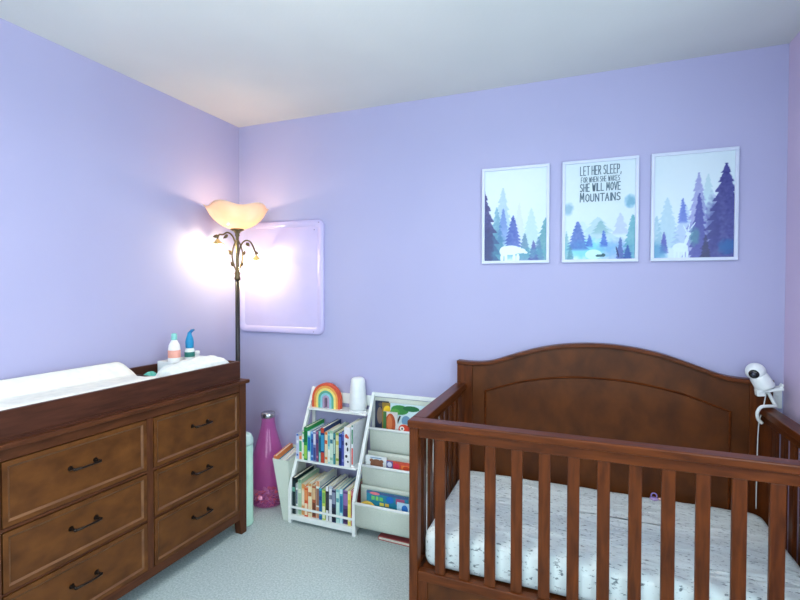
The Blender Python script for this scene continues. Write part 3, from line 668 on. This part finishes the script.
# books -------------------------------------------------
def cm(c): return flat(*c, rough=.35)
def book(label, x, y0, z, th, h, d, cols, group, rz=0, tilt=0, name='book', spine=0):
    """upright book, spine towards the room (-y); x is the left edge of the spine"""
    o = thing(name, label, 'book', (x + th / 2, y0, z), rz, group); o.rotation_euler = (0, tilt, rz)
    c0, c1, c2 = cols; t_ = .0016
    m = MB()
    m.box(-th / 2, -th / 2 + t_, 0, d, 0, h, 0).box(th / 2 - t_, th / 2, 0, d, 0, h, 0)
    # spine in bands
    hs = [0, .12, .2, .62, .74, .92, 1] if spine == 0 else ([0, .3, .34, .8, .86, 1, 1] if spine == 1 else [0, .05, .45, .55, .9, .96, 1])
    mi = [0, 1, 0, 2, 0, 1] if spine == 0 else ([1, 0, 2, 0, 1, 0] if spine == 1 else [0, 2, 0, 1, 0, 1])
    for k in range(6):
        if hs[k + 1] > hs[k]: m.box(-th / 2 + t_, th / 2 - t_, 0, t_, h * hs[k], h * hs[k + 1], mi[k])
    m.build('cover', [cm(c0), cm(c1), cm(c2)], o)
    MB().box(-th / 2 + t_ + .0002, th / 2 - t_ - .0002, t_, d - .004, .003, h - .004).build('pages', PAGES, o)
    return o
G1 = 'books standing on the middle shelf of the bookcase'
mid = [  # colour phrase, thickness, height, depth, cols, lean
 ('slim pale lavender book at the left end of the middle shelf', .017, .165, .17, ((196, 204, 232), (90, 120, 200), (235, 235, 245)), 0),
 ('white book with an orange top, second on the middle shelf', .020, .150, .14, ((240, 238, 232), (232, 140, 90), (90, 180, 120)), 1),
 ('slim white and green book left of the bright green book', .014, .18, .16, ((236, 240, 228), (110, 190, 120), (90, 160, 200)), 0),
 ('bright green tall book on the middle shelf', .022, .215, .195, ((46, 150, 74), (28, 110, 60), (160, 210, 90)), 2),
 ('turquoise and white book right of the green book', .021, .19, .18, ((120, 200, 214), (235, 240, 240), (40, 110, 180)), 1),
 ('mid blue book on the middle shelf', .018, .19, .18, ((58, 110, 184), (150, 190, 230), (30, 60, 130)), 0),
 ('greyish violet slim book on the middle shelf', .018, .20, .18, ((126, 132, 178), (220, 220, 236), (70, 80, 140)), 2),
 ('plum and pink book on the middle shelf', .014, .195, .18, ((120, 70, 110), (200, 120, 150), (60, 60, 120)), 0),
 ('teal green slim book on the middle shelf', .016, .20, .18, ((50, 150, 150), (140, 210, 200), (20, 90, 110)), 1),
 ('tall navy book with red lower spine on the middle shelf', .024, .225, .20, ((26, 58, 112), (196, 70, 50), (60, 150, 190)), 1),
 ('orange and cream book on the middle shelf', .019, .20, .18, ((236, 214, 180), (226, 120, 52), (210, 80, 40)), 0),
 ('pale turquoise slim book on the middle shelf', .015, .20, .18, ((160, 214, 216), (90, 170, 190), (240, 240, 230)), 2),
 ('pale mint wide book with white top on the middle shelf', .021, .215, .19, ((206, 226, 208), (150, 190, 160), (60, 120, 140)), 0),
 ('dark teal slim book on the middle shelf', .013, .20, .18, ((24, 92, 104), (60, 140, 150), (180, 210, 200)), 1),
 ('cream and yellow book with green marks on the middle shelf', .022, .205, .18, ((226, 222, 170), (150, 170, 70), (200, 190, 90)), 0),
 ('dark blue book on the middle shelf', .018, .205, .18, ((32, 52, 128), (80, 120, 200), (20, 34, 80)), 2),
 ('violet blue book beside the big white book', .014, .215, .18, ((76, 84, 168), (130, 140, 210), (40, 46, 110)), 0),
]
x = BX0 + .0115
for k, (lb, th, h, d, c, sp) in enumerate(mid):
    book(lb, x, -.228 + (k % 3) * .003, .3605, th, h * (.90), d, c, G1, spine=sp); x += th + .0008
# large white picture book, cover facing left-front
wbk = book('large white picture book with red and black marks, right end of the middle shelf', x + .002, -.229, .3605, .036, .225, .19, ((238, 238, 240), (240, 236, 238), (232, 228, 232)), G1, spine=1)
m_ = MB()
for k, (px, pz, rx, rz) in enumerate([(-.004, .175, .009, .012), (.006, .168, .006, .008)]): m_.add([(px + rx * math.cos(a), -.0005, pz + rz * math.sin(a)) for a in [2 * PI * q / 14 for q in range(14)]], [tuple(range(14))])
for k, (px, pz, rx, rz) in enumerate([(-.003, .13, .007, .010), (.004, .10, .006, .012), (-.004, .06, .008, .009), (.006, .03, .006, .006)]): m_.add([(px + rx * math.cos(a), -.0005, pz + rz * math.sin(a)) for a in [2 * PI * q / 14 for q in range(14)]], [tuple(range(14))], 1)
m_.build('cover_picture', [flat(214, 84, 66), flat(60, 60, 70)], wbk, normals=False)
xe = x + .040
sb = book('slim white book squeezed against the bookcase middle post', xe, -.215, .3605, .012, .235, .18, ((232, 236, 240), (60, 130, 90), (210, 70, 60)), G1, spine=2)
# small orange arch on top of second book
oa = MB(); oa.prism([(.018 * math.cos(a), .018 * math.sin(a)) for a in [PI * k / 12 for k in range(13)]] + [(-.009 * math.cos(a), .009 * math.sin(a)) for a in [PI * k / 12 for k in range(13)]], -.006, .006)
o = oa.build('toy_arch', flat(226, 130, 84), None); o.location = (.6385, -.17, .4960); tag(o, 'tiny orange wooden arch toy lying on the white book at shelf left', 'toy')
G2 = 'books standing on the bottom shelf of the bookcase'
low = [
 ('black and dark green book at the left end of the bottom shelf', .020, .225, .20, ((26, 48, 52), (14, 22, 28), (110, 170, 150)), 0),
 ('slim white book next to the black book on the bottom shelf', .012, .19, .19, ((232, 236, 230), (170, 180, 180), (90, 110, 130)), 1),
 ('sage green tall book on the bottom shelf', .018, .215, .20, ((168, 200, 170), (110, 160, 130), (226, 230, 210)), 0),
 ('peach coloured book on the bottom shelf', .022, .19, .18, ((238, 208, 160), (224, 160, 96), (240, 228, 200)), 1),
 ('bright orange-red book on the bottom shelf', .020, .180, .17, ((226, 88, 42), (240, 150, 90), (246, 224, 190)), 2),
 ('cream book with tan spine bands on the bottom shelf', .022, .205, .19, ((240, 224, 186), (206, 150, 96), (190, 110, 60)), 0),
 ('rust brown book on the bottom shelf', .021, .20, .18, ((176, 92, 56), (222, 186, 140), (110, 60, 40)), 2),
 ('large white-topped book with tan spine on the bottom shelf', .022, .225, .20, ((226, 232, 222), (214, 150, 110), (150, 110, 90)), 1),
 ('blue and teal book on the bottom shelf', .016, .19, .18, ((28, 104, 168), (60, 170, 190), (20, 70, 120)), 0),
 ('lime green book on the bottom shelf', .018, .185, .17, ((196, 212, 96), (120, 180, 90), (240, 240, 200)), 2),
 ('black and white book with big dark circles on the bottom shelf', .018, .205, .18, ((22, 22, 28), (236, 236, 236), (60, 60, 66)), 1),
 ('white tall book on the bottom shelf', .020, .21, .19, ((236, 238, 240), (190, 200, 214), (120, 130, 150)), 0),
 ('navy book with grey spine bands on the bottom shelf', .022, .20, .18, ((34, 42, 84), (140, 146, 170), (18, 22, 44)), 2),
 ('pale mint book on the bottom shelf', .018, .20, .18, ((200, 232, 222), (140, 200, 196), (90, 160, 170)), 0),
 ('turquoise blue book on the bottom shelf', .018, .205, .19, ((84, 176, 200), (210, 236, 240), (40, 120, 160)), 1),
 ('dark purple patterned wide book on the bottom shelf', .030, .20, .18, ((96, 66, 118), (150, 110, 170), (60, 40, 84)), 2),
 ('yellow book beside the purple book on the bottom shelf', .016, .205, .18, ((238, 226, 110), (246, 240, 180), (220, 200, 70)), 0),
 ('slim red book at the right end of the bottom shelf', .010, .21, .18, ((178, 62, 66), (220, 140, 140), (120, 40, 50)), 1),
]
x = BX0 + .0115; sc_ = (BXM - .0105 - x - len(low) * .0008) / sum(l[1] for l in low)
for k, (lb, th, h, d, c, sp) in enumerate(low):
    book(lb, x, -.270 + (k % 4) * .003, .0505, th * sc_, h * .95, d, c, G2, spine=sp); x += th * sc_ + .0008

def disc(cx, cz, rx, rz, n=20): return [(cx + rx * math.cos(2 * PI * k / n), cz + rz * math.sin(2 * PI * k / n)) for k in range(n)]
def face_book(label, x, y, z, w, h, th, c, art, group, lean=.10, rz=0):
    """book leaning back with its cover facing the room"""
    o = thing('book', label, 'book', (x, y, z), 0, group); o.rotation_euler = (-lean, 0, rz)
    m = MB(); t_ = .0016
    m.box(0, w, -th, -th + t_, 0, h).box(0, w, -t_, 0, 0, h).box(0, t_, -th + t_, -t_, 0, h)
    m.build('cover', cm(c), o); MB().box(t_, w - .003, -th + t_ + .0002, -t_ - .0002, .003, h - .003).build('pages', PAGES, o)
    if art:
        m = MB(); mats = []
        for k, (poly, col) in enumerate(art):
            mats.append(cm(col)); yy = -th - .0004 - .00025 * k
            m.add([(px, yy, pz) for px, pz in poly], [tuple(range(len(poly)))], k)
        m.build('cover_picture', mats, o, normals=False)
    return o
G3 = 'picture books in the canvas sling pockets'
Z1 = .418
def rect(a, b, c, d): return [(a, c), (b, c), (b, d), (a, d)]
face_book('dark navy picture book with brown bear at the left of the top sling pocket', 1.040, -.040, Z1, .085, .285, .008, (44, 50, 74), [(disc(.03, .20, .018, .05), (130, 110, 96)), (disc(.035, .265, .015, .012), (90, 80, 76)), (rect(.045, .085, .03, .25), (96, 52, 34))], G3, .02)
face_book('yellow and olive picture book in the top sling pocket', 1.088, -.050, Z1, .085, .28, .006, (150, 120, 50), [(disc(.035, .235, .026, .03), (240, 196, 40)), (disc(.05, .17, .03, .03), (84, 60, 30)), (disc(.03, .20, .016, .012), (230, 214, 110))], G3, .02)
face_book('large pale blue picture book with green leaves in the top sling pocket', 1.145, -.060, Z1, .270, .285, .008, (206, 228, 232), [(disc(.06, .25, .055, .028), (60, 140, 66)), (disc(.13, .262, .05, .016), (36, 110, 60)), (disc(.03, .235, .03, .02), (90, 160, 70)), (disc(.22, .25, .045, .02), (30, 100, 74)), (disc(.10, .19, .028, .03), (110, 150, 180)), (disc(.20, .20, .04, .03), (226, 238, 240)), ([(.02, .13), (.06, .22), (.068, .215), (.03, .125)], (80, 60, 44))], G3, .02)
face_book('picture book with large orange-brown oval animal in the top sling pocket', 1.105, -.070, Z1, .088, .235, .006, (222, 216, 210), [(disc(.045, .165, .032, .062), (190, 84, 40)), (disc(.04, .17, .016, .045), (214, 120, 70)), (rect(0, .02, .1, .235), (60, 110, 60))], G3, .02)
face_book('orange robin picture book at the front of the top sling pocket', 1.195, -.080, Z1, .095, .175, .006, (216, 220, 216), [(disc(.045, .145, .036, .030), (222, 72, 40)), (disc(.032, .150, .014, .013), (244, 240, 230)), (disc(.032, .150, .006, .006), (30, 30, 34)), (disc(.08, .145, .014, .02), (200, 60, 50))], G3, .02)
Z2 = .215
face_book('white board book with round brown bear in the middle sling pocket', 1.031, -.150, Z2, .130, .200, .010, (232, 238, 240), [(disc(.07, .155, .040, .030), (150, 100, 76)), (disc(.038, .175, .012, .01), (150, 100, 76)), (disc(.10, .175, .012, .01), (150, 100, 76)), (rect(.03, .10, .189, .194), (110, 150, 190))], G3, .02)
face_book('purple, red and orange picture book in the middle sling pocket', 1.165, -.160, Z2, .215, .190, .010, (214, 84, 60), [(rect(0, .04, 0, .19), (96, 96, 160)), (disc(.02, .17, .014, .014), (210, 214, 234)), (disc(.062, .165, .018, .018), (238, 60, 90)), (rect(.09, .215, .04, .176), (236, 130, 60)), (disc(.12, .16, .02, .012), (200, 70, 40)), (disc(.17, .162, .024, .012), (246, 170, 90))], G3, .02)
Z3 = .066
face_book('teal activity book with green and yellow lettering shapes in the lowest sling pocket', 1.085, -.250, Z3, .245, .195, .010, (34, 128, 156), [(rect(0, .245, .183, .195), (70, 90, 140)), (disc(.05, .186, .03, .008), (232, 120, 130)), (rect(.03, .05, .15, .172), (120, 200, 110)), (rect(.056, .072, .15, .172), (140, 210, 100)), (rect(.078, .10, .15, .170), (110, 196, 110)), (disc(.14, .165, .022, .018), (24, 110, 196)), (rect(.08, .105, .125, .142), (226, 214, 90)), (rect(.112, .135, .125, .142), (236, 190, 80)), (rect(.175, .225, .15, .18), (170, 80, 120))], G3, .02)
face_book('light blue book with a blue figure at the front of the lowest sling pocket', 1.270, -.265, Z3, .120, .165, .006, (190, 220, 236), [(disc(.045, .135, .018, .022), (40, 110, 190)), (disc(.08, .13, .012, .015), (90, 160, 210))], G3, .02)
yb_ = MB(); yb_.prism(disc(0, .055, .055, .055, 32), -.012, 0); yy = yb_.build('book', flat(232, 192, 84), None, bevel=.003); yy.location = (1.096, -.262, .098); tag(yy, 'round yellow board book at the left of the lowest sling pocket', 'book', G3)
fb = thing('book', 'red and white book lying flat on the carpet under the sling pockets', 'book', (1.155, -.255, .0005), -.03)
m_ = MB(); m_.box(0, .27, 0, .19, 0, .003).box(0, .27, 0, .19, .017, .020).box(0, .003, 0, .19, .003, .017); m_.build('cover', flat(176, 84, 84), fb)
MB().box(.003, .266, .003, .187, .0032, .0168).build('pages', PAGES, fb)

# rainbow on the top shelf
rb = thing('rainbow_decoration', 'wooden rainbow decoration with nested coloured arches on bookcase top shelf', 'decoration', (.722, -.062, .6345), 0)
cols = [(226, 92, 62), (240, 168, 84), (246, 226, 130), (96, 176, 150), (150, 208, 220), (188, 160, 190)]
R_ = .098; tk = .0148; lh = .054
for k, c in enumerate(cols):
    ro, ri = R_ - k * tk, R_ - (k + 1) * tk + .0008
    A_ = [(ro, 0)] + [(ro * math.cos(a), lh + ro * math.sin(a)) for a in [PI * q / 24 for q in range(25)]] + [(-ro, 0)]
    B_ = [(ri, 0)] + [(ri * math.cos(a), lh + ri * math.sin(a)) for a in [PI * q / 24 for q in range(25)]] + [(-ri, 0)]
    m_ = MB(); n_ = len(A_); y0, y1 = -.016, .016
    vs = [(x_, y0, z_) for x_, z_ in A_] + [(x_, y0, z_) for x_, z_ in B_] + [(x_, y1, z_) for x_, z_ in A_] + [(x_, y1, z_) for x_, z_ in B_]
    fs = []
    for i in range(n_ - 1):
        fs += [(i, i + 1, n_ + i + 1, n_ + i), (2 * n_ + i, 3 * n_ + i, 3 * n_ + i + 1, 2 * n_ + i + 1), (i, 2 * n_ + i, 2 * n_ + i + 1, i + 1), (n_ + i, n_ + i + 1, 3 * n_ + i + 1, 3 * n_ + i)]
    fs += [(0, n_, 3 * n_, 2 * n_), (n_ - 1, 3 * n_ - 1, 4 * n_ - 1, 2 * n_ - 1)]
    m_.add(vs, fs).build('arch', flat(*c, rough=.6), rb, bevel=.001)
# white tapered cup on a saucer
cp = thing('night_light', 'white tapered cup-shaped night light on a round base on bookcase top shelf', 'night light', (.932, -.058, .6345))
MB().lathe([(0, 0), (.054, 0), (.0555, .004), (.054, .008), (.046, .010), (0, .010)], seg=40).build('base', PLAST, cp)
MB().lathe([(0, .0105), (.049, .0105), (.0525, .016), (.051, .06), (.0445, .16), (.042, .184), (.038, .195), (.028, .201), (0, .203)], seg=40).build('body', PLAST, cp)

# ------------------------------------------------------------------ slanted bin with books, left of the bookcase
bn = thing('magazine_bin', 'white tapered canvas book bin leaning beside the left end of bookcase', 'bin', (.58, -.25, 0))
def bin_pt(s, t, k):
    """s: 0 left,1 right   t: 0 front (room), 1 back   k height 0..1"""
    xl = .545 + (.470 - .545) * k; xr = .583
    x_ = xl + (xr - xl) * s; y_ = (-.268 + .0 * k) + (.20 - .02 * k) * t
    return Vector((x_ - .58, y_ + .25, k * .355 + (.03 * t * k)))
vs = []; fs = []
K = 6; per = [(0, 0), (.5, 0), (1, 0), (1, .5), (1, 1), (.5, 1), (0, 1), (0, .5)]
for j in range(K + 1):
    for s_, t_ in per: vs.append(bin_pt(s_, t_, j / K))
n_ = len(per); fs = [(j * n_ + i, j * n_ + (i + 1) % n_, (j + 1) * n_ + (i + 1) % n_, (j + 1) * n_ + i) for j in range(K) for i in range(n_)] + [tuple(range(n_))]
m_ = MB(); m_.add(vs, fs); o = m_.build('body', CANVAS, bn); sd = o.modifiers.new('s', 'SOLIDIFY'); sd.thickness = .003; sd.offset = -1
def bin_book(label, s0, s1, z0, z1, col, t0=.03, t1=.95):
    o = thing('book', label, 'book', (.58, -.25, 0), 0, 'books standing in the white bin')
    def P(s, t, z): k = z / .355; p_ = bin_pt(s, t, k); p_.z = z + .03 * t; return p_
    def slab(a, b, t0_, t1_, za, zb_): 
        return [P(a, t0_, za), P(b, t0_, za), P(b, t1_, za), P(a, t1_, za), P(a, t0_, zb_), P(b, t0_, zb_), P(b, t1_, zb_), P(a, t1_, zb_)]
    BF = [(0, 3, 2, 1), (4, 5, 6, 7), (0, 1, 5, 4), (1, 2, 6, 5), (2, 3, 7, 6), (3, 0, 4, 7)]
    w = s1 - s0; m_ = MB(); m_.add(slab(s0, s0 + w * .15, t0, t1, z0, z1), BF); m_.add(slab(s1 - w * .15, s1, t0, t1, z0, z1), BF); m_.add(slab(s0 + w * .15, s1 - w * .15, t0, t0 + .02, z0, z1), BF)
    m_.build('cover', cm(col), o); m_ = MB(); m_.add(slab(s0 + w * .17, s1 - w * .17, t0 + .022, t1 - .03, z0 + .003, z1 - .004), BF); m_.build('pages', PAGES, o)
bin_book('orange-edged book at the left side of the white bin', .05, .22, .02, .368, (222, 128, 72))
bin_book('blue book in the white bin behind the orange-edged book', .25, .50, .02, .345, (40, 130, 170))
bin_book('white book in the white bin next to the bookcase post', .53, .78, .02, .352, (232, 232, 236))

# ------------------------------------------------------------------ pink bottle bank
bo = thing('bottle_bank', 'large translucent pink bottle coin bank with silver cap standing on the carpet', 'coin bank', (.324, -.118, 0))
pk = bpy.data.materials.new('pink_plastic'); pk.use_nodes = True; nt = pk.node_tree; nt.nodes.clear()
out = nt.nodes.new('ShaderNodeOutputMaterial'); tr = nt.nodes.new('ShaderNodeBsdfTransparent'); tr.inputs[0].default_value = (1, .76, .92, 1)
df = nt.nodes.new('ShaderNodeBsdfDiffuse'); df.inputs[0].default_value = rgb(255, 110, 200); g_ = nt.nodes.new('ShaderNodeBsdfGlossy'); g_.inputs['Roughness'].default_value = .08
ma = nt.nodes.new('ShaderNodeMixShader'); mb2 = nt.nodes.new('ShaderNodeMixShader'); lw0 = nt.nodes.new('ShaderNodeLayerWeight'); lw0.inputs[0].default_value = .5; lw1 = nt.nodes.new('ShaderNodeMath'); lw1.operation = 'POWER'; lw1.inputs[1].default_value = 3.5; nt.links.new(lw0.outputs['Facing'], lw1.inputs[0]); lw = nt.nodes.new('ShaderNodeMapRange'); lw.inputs[3].default_value = .04; lw.inputs[4].default_value = .45; nt.links.new(lw1.outputs[0], lw.inputs[0])
tcn = nt.nodes.new('ShaderNodeTexCoord'); nzn = nt.nodes.new('ShaderNodeTexNoise'); nzn.inputs['Scale'].default_value = 6; mr = nt.nodes.new('ShaderNodeMapRange'); mr.inputs[3].default_value = .16; mr.inputs[4].default_value = .28
nt.links.new(tcn.outputs['Object'], nzn.inputs['Vector']); nt.links.new(nzn.outputs['Fac'], mr.inputs[0]); nt.links.new(mr.outputs[0], ma.inputs[0])
nt.links.new(tr.outputs[0], ma.inputs[1]); nt.links.new(df.outputs[0], ma.inputs[2]); nt.links.new(lw.outputs[0], mb2.inputs[0]); nt.links.new(ma.outputs[0], mb2.inputs[1]); nt.links.new(g_.outputs[0], mb2.inputs[2]); nt.links.new(mb2.outputs[0], out.inputs[0])
PB = [(0, .004), (.085, .004), (.098, .010), (.106, .03), (.108, .10), (.107, .20), (.103, .26), (.094, .31), (.078, .37), (.060, .43), (.047, .48), (.041, .52), (.040, .553), (.040, .560)]
o = MB().lathe(PB, seg=56).build('body', pk, bo)
m_ = MB(); m_.lathe([(.0405, .548), (.044, .550), (.045, .556), (.0445, .575), (.041, .579), (0, .580)], seg=36); m_.build('cap', noise_mat('silver_cap', rgb(170, 168, 170), rgb(200, 198, 200), nscale=20, rough=.25, metallic=.9), bo)
coins = MB(); random.seed(11)
for k in range(150):
    r_ = .092 * math.sqrt(random.random()); a = random.random() * 2 * PI; z_ = .012 + random.random() * (.075 - .25 * r_)
    nrm = Vector((random.uniform(-.9, .9), random.uniform(-.9, .9), 1)).normalized(); u_ = nrm.orthogonal().normalized(); w_2 = nrm.cross(u_); c_ = Vector((r_ * math.cos(a) * .9, r_ * math.sin(a) * .9, z_)); rr = random.choice((.009, .0105, .012))
    vs = [c_ + (u_ * math.cos(2 * PI * q / 10) + w_2 * math.sin(2 * PI * q / 10)) * rr + nrm * hgt for hgt in (-.0008, .0008) for q in range(10)]
    coins.add(vs, [tuple(range(10))[::-1], tuple(range(10, 20))] + [(q, (q + 1) % 10, 10 + (q + 1) % 10, 10 + q) for q in range(10)], k % 2)
co = coins.build('coins', [noise_mat('copper_coin', rgb(196, 130, 100), rgb(226, 170, 140), nscale=40, rough=.3, metallic=.7), noise_mat('nickel_coin', rgb(190, 186, 182), rgb(220, 214, 208), nscale=40, rough=.3, metallic=.8)])
co.location = (.324, -.118, 0); co['kind'] = 'stuff'; tag(co, 'heap of coins lying in the bottom of the pink bottle', 'coins')

# ------------------------------------------------------------------ mint canister behind the dresser
ct = thing('waste_bin', 'slim mint green lidded bin standing behind the dresser end', 'bin', (.350, -.3835, 0))
mint = noise_mat('mint_plastic', rgb(190, 230, 212), rgb(180, 222, 204), nscale=4, rough=.4)
MB().lathe([(0, 0), (.056, 0), (.0585, .006), (.0585, .016), (.056, .02), (.0555, .465), (0, .465)], seg=40).build('body', mint, ct)
MB().lathe([(.0, .4655), (.058, .4655), (.0585, .48), (.057, .495), (.048, .517), (.03, .529), (0, .533)], seg=40).build('lid', noise_mat('pale_mint_plastic', rgb(206, 232, 226), rgb(198, 226, 220), nscale=4, rough=.4), ct)

# ------------------------------------------------------------------ baby monitor camera
mc = thing('baby_monitor', 'white baby monitor camera with bendy mount clipped to back right crib corner', 'camera', (2.925, -.085, .865))
hd = MB(); C0 = Vector((-.032, .0, .150))
ax = Vector((.55, .0, -1)).normalized()      # body axis pointing down-right
def rot_lathe(mb, prof, c, axis, seg=32, mi=0):
    q_ = Vector((0, 0, 1)).rotation_difference(-Vector(axis)); s0 = len(mb.v); mb.lathe(prof, (0, 0, 0), seg, mi)
    for i in range(s0, len(mb.v)): mb.v[i] = tuple(q_ @ Vector(mb.v[i]) + Vector(c))
R0 = .038
rot_lathe(hd, [(0, -.001)] + [(R0 * math.sin(a), -R0 * math.cos(a)) for a in [PI * k / 16 for k in range(4, 17)]], C0, ax)
hd.build('head', PLAST, mc)
bd_ = MB(); rot_lathe(bd_, [(0, -.080), (.036, -.080), (.038, -.074), (.0355, -.026), (.031, -.016), (0, -.014)], C0, ax); bd_.build('body', PLAST, mc)
ld = Vector((-.42, -.86, -.22)).normalized()
ln_ = MB(); rot_lathe(ln_, [(0, .010), (.012, .009), (.019, .005), (.021, -.003), (.021, -.010)], C0 + ld * .030, -ld, 28); ln_.build('lens_window', BLACK, mc)
ln2 = MB(); rot_lathe(ln2, [(0, .004), (.006, .003), (.008, 0)], C0 + ld * .0385, -ld, 18); ln2.build('lens', flat(70, 76, 92, .15), mc)
bp = C0 + ax * .088
cl = MB(); cl.bar(bp + Vector((-.040, 0, -.008)), bp + Vector((.052, 0, .012)), .012, .055); cl.bar(bp + Vector((-.042, -.005, -.016)), bp + Vector((-.012, -.005, -.012)), .026, .035); cl.bar(bp + Vector((.045, .0, .008)), bp + Vector((.054, 0, .030)), .008, .03); cl.build('holder', PLAST, mc, bevel=.003)
am = MB(); am.tube(cr([bp + Vector((.004, 0, -.010)), (.030, .0, .030), (.040, -.004, .006), (.030, -.018, .008 - .000), (.000, -.034, .0085), (-.022, -.040, .004), (-.034, -.038, -.020), (-.030, -.034, -.050), (-.014, -.030, -.068)], 6), .0068, 12); am.build('bendy_arm', PLAST, mc)
cd = MB(); cd.tube(cr([bp + Vector((.0, .006, -.008)), (.0, .012, -.02), (-.014, .014, -.1), (-.018, .014, -.35), (-.018, .014, -.462)], 5), .0022, 8); cd.build('cord', PLAST, mc)
# outlet on back wall in the corner
ou = thing('wall_outlet', 'small white outlet plate low on the wall behind the baby monitor', 'outlet', (2.990, 0, .885))
MB().box(-.026, .026, -.006, -.0005, -.042, .042).build('plate', PLAST, ou, bevel=.002)
MB().box(-.012, .012, -.020, -.0065, -.015, .015).build('socket', PLAST, ou, bevel=.002)

# ------------------------------------------------------------------ added ceiling fixture, unseen, made up to go with the fill lamps
cl_ = thing('added_ceiling_fixture', 'added round white flush ceiling fixture, out of view above the fill lamps', 'ceiling light', (1.5, -1.9, CEIL))
MB().lathe([(0, -.001), (.10, -.001), (.10, -.03), (.02, -.04), (0, -.04)], seg=32).build('canopy', PLAST, cl_)
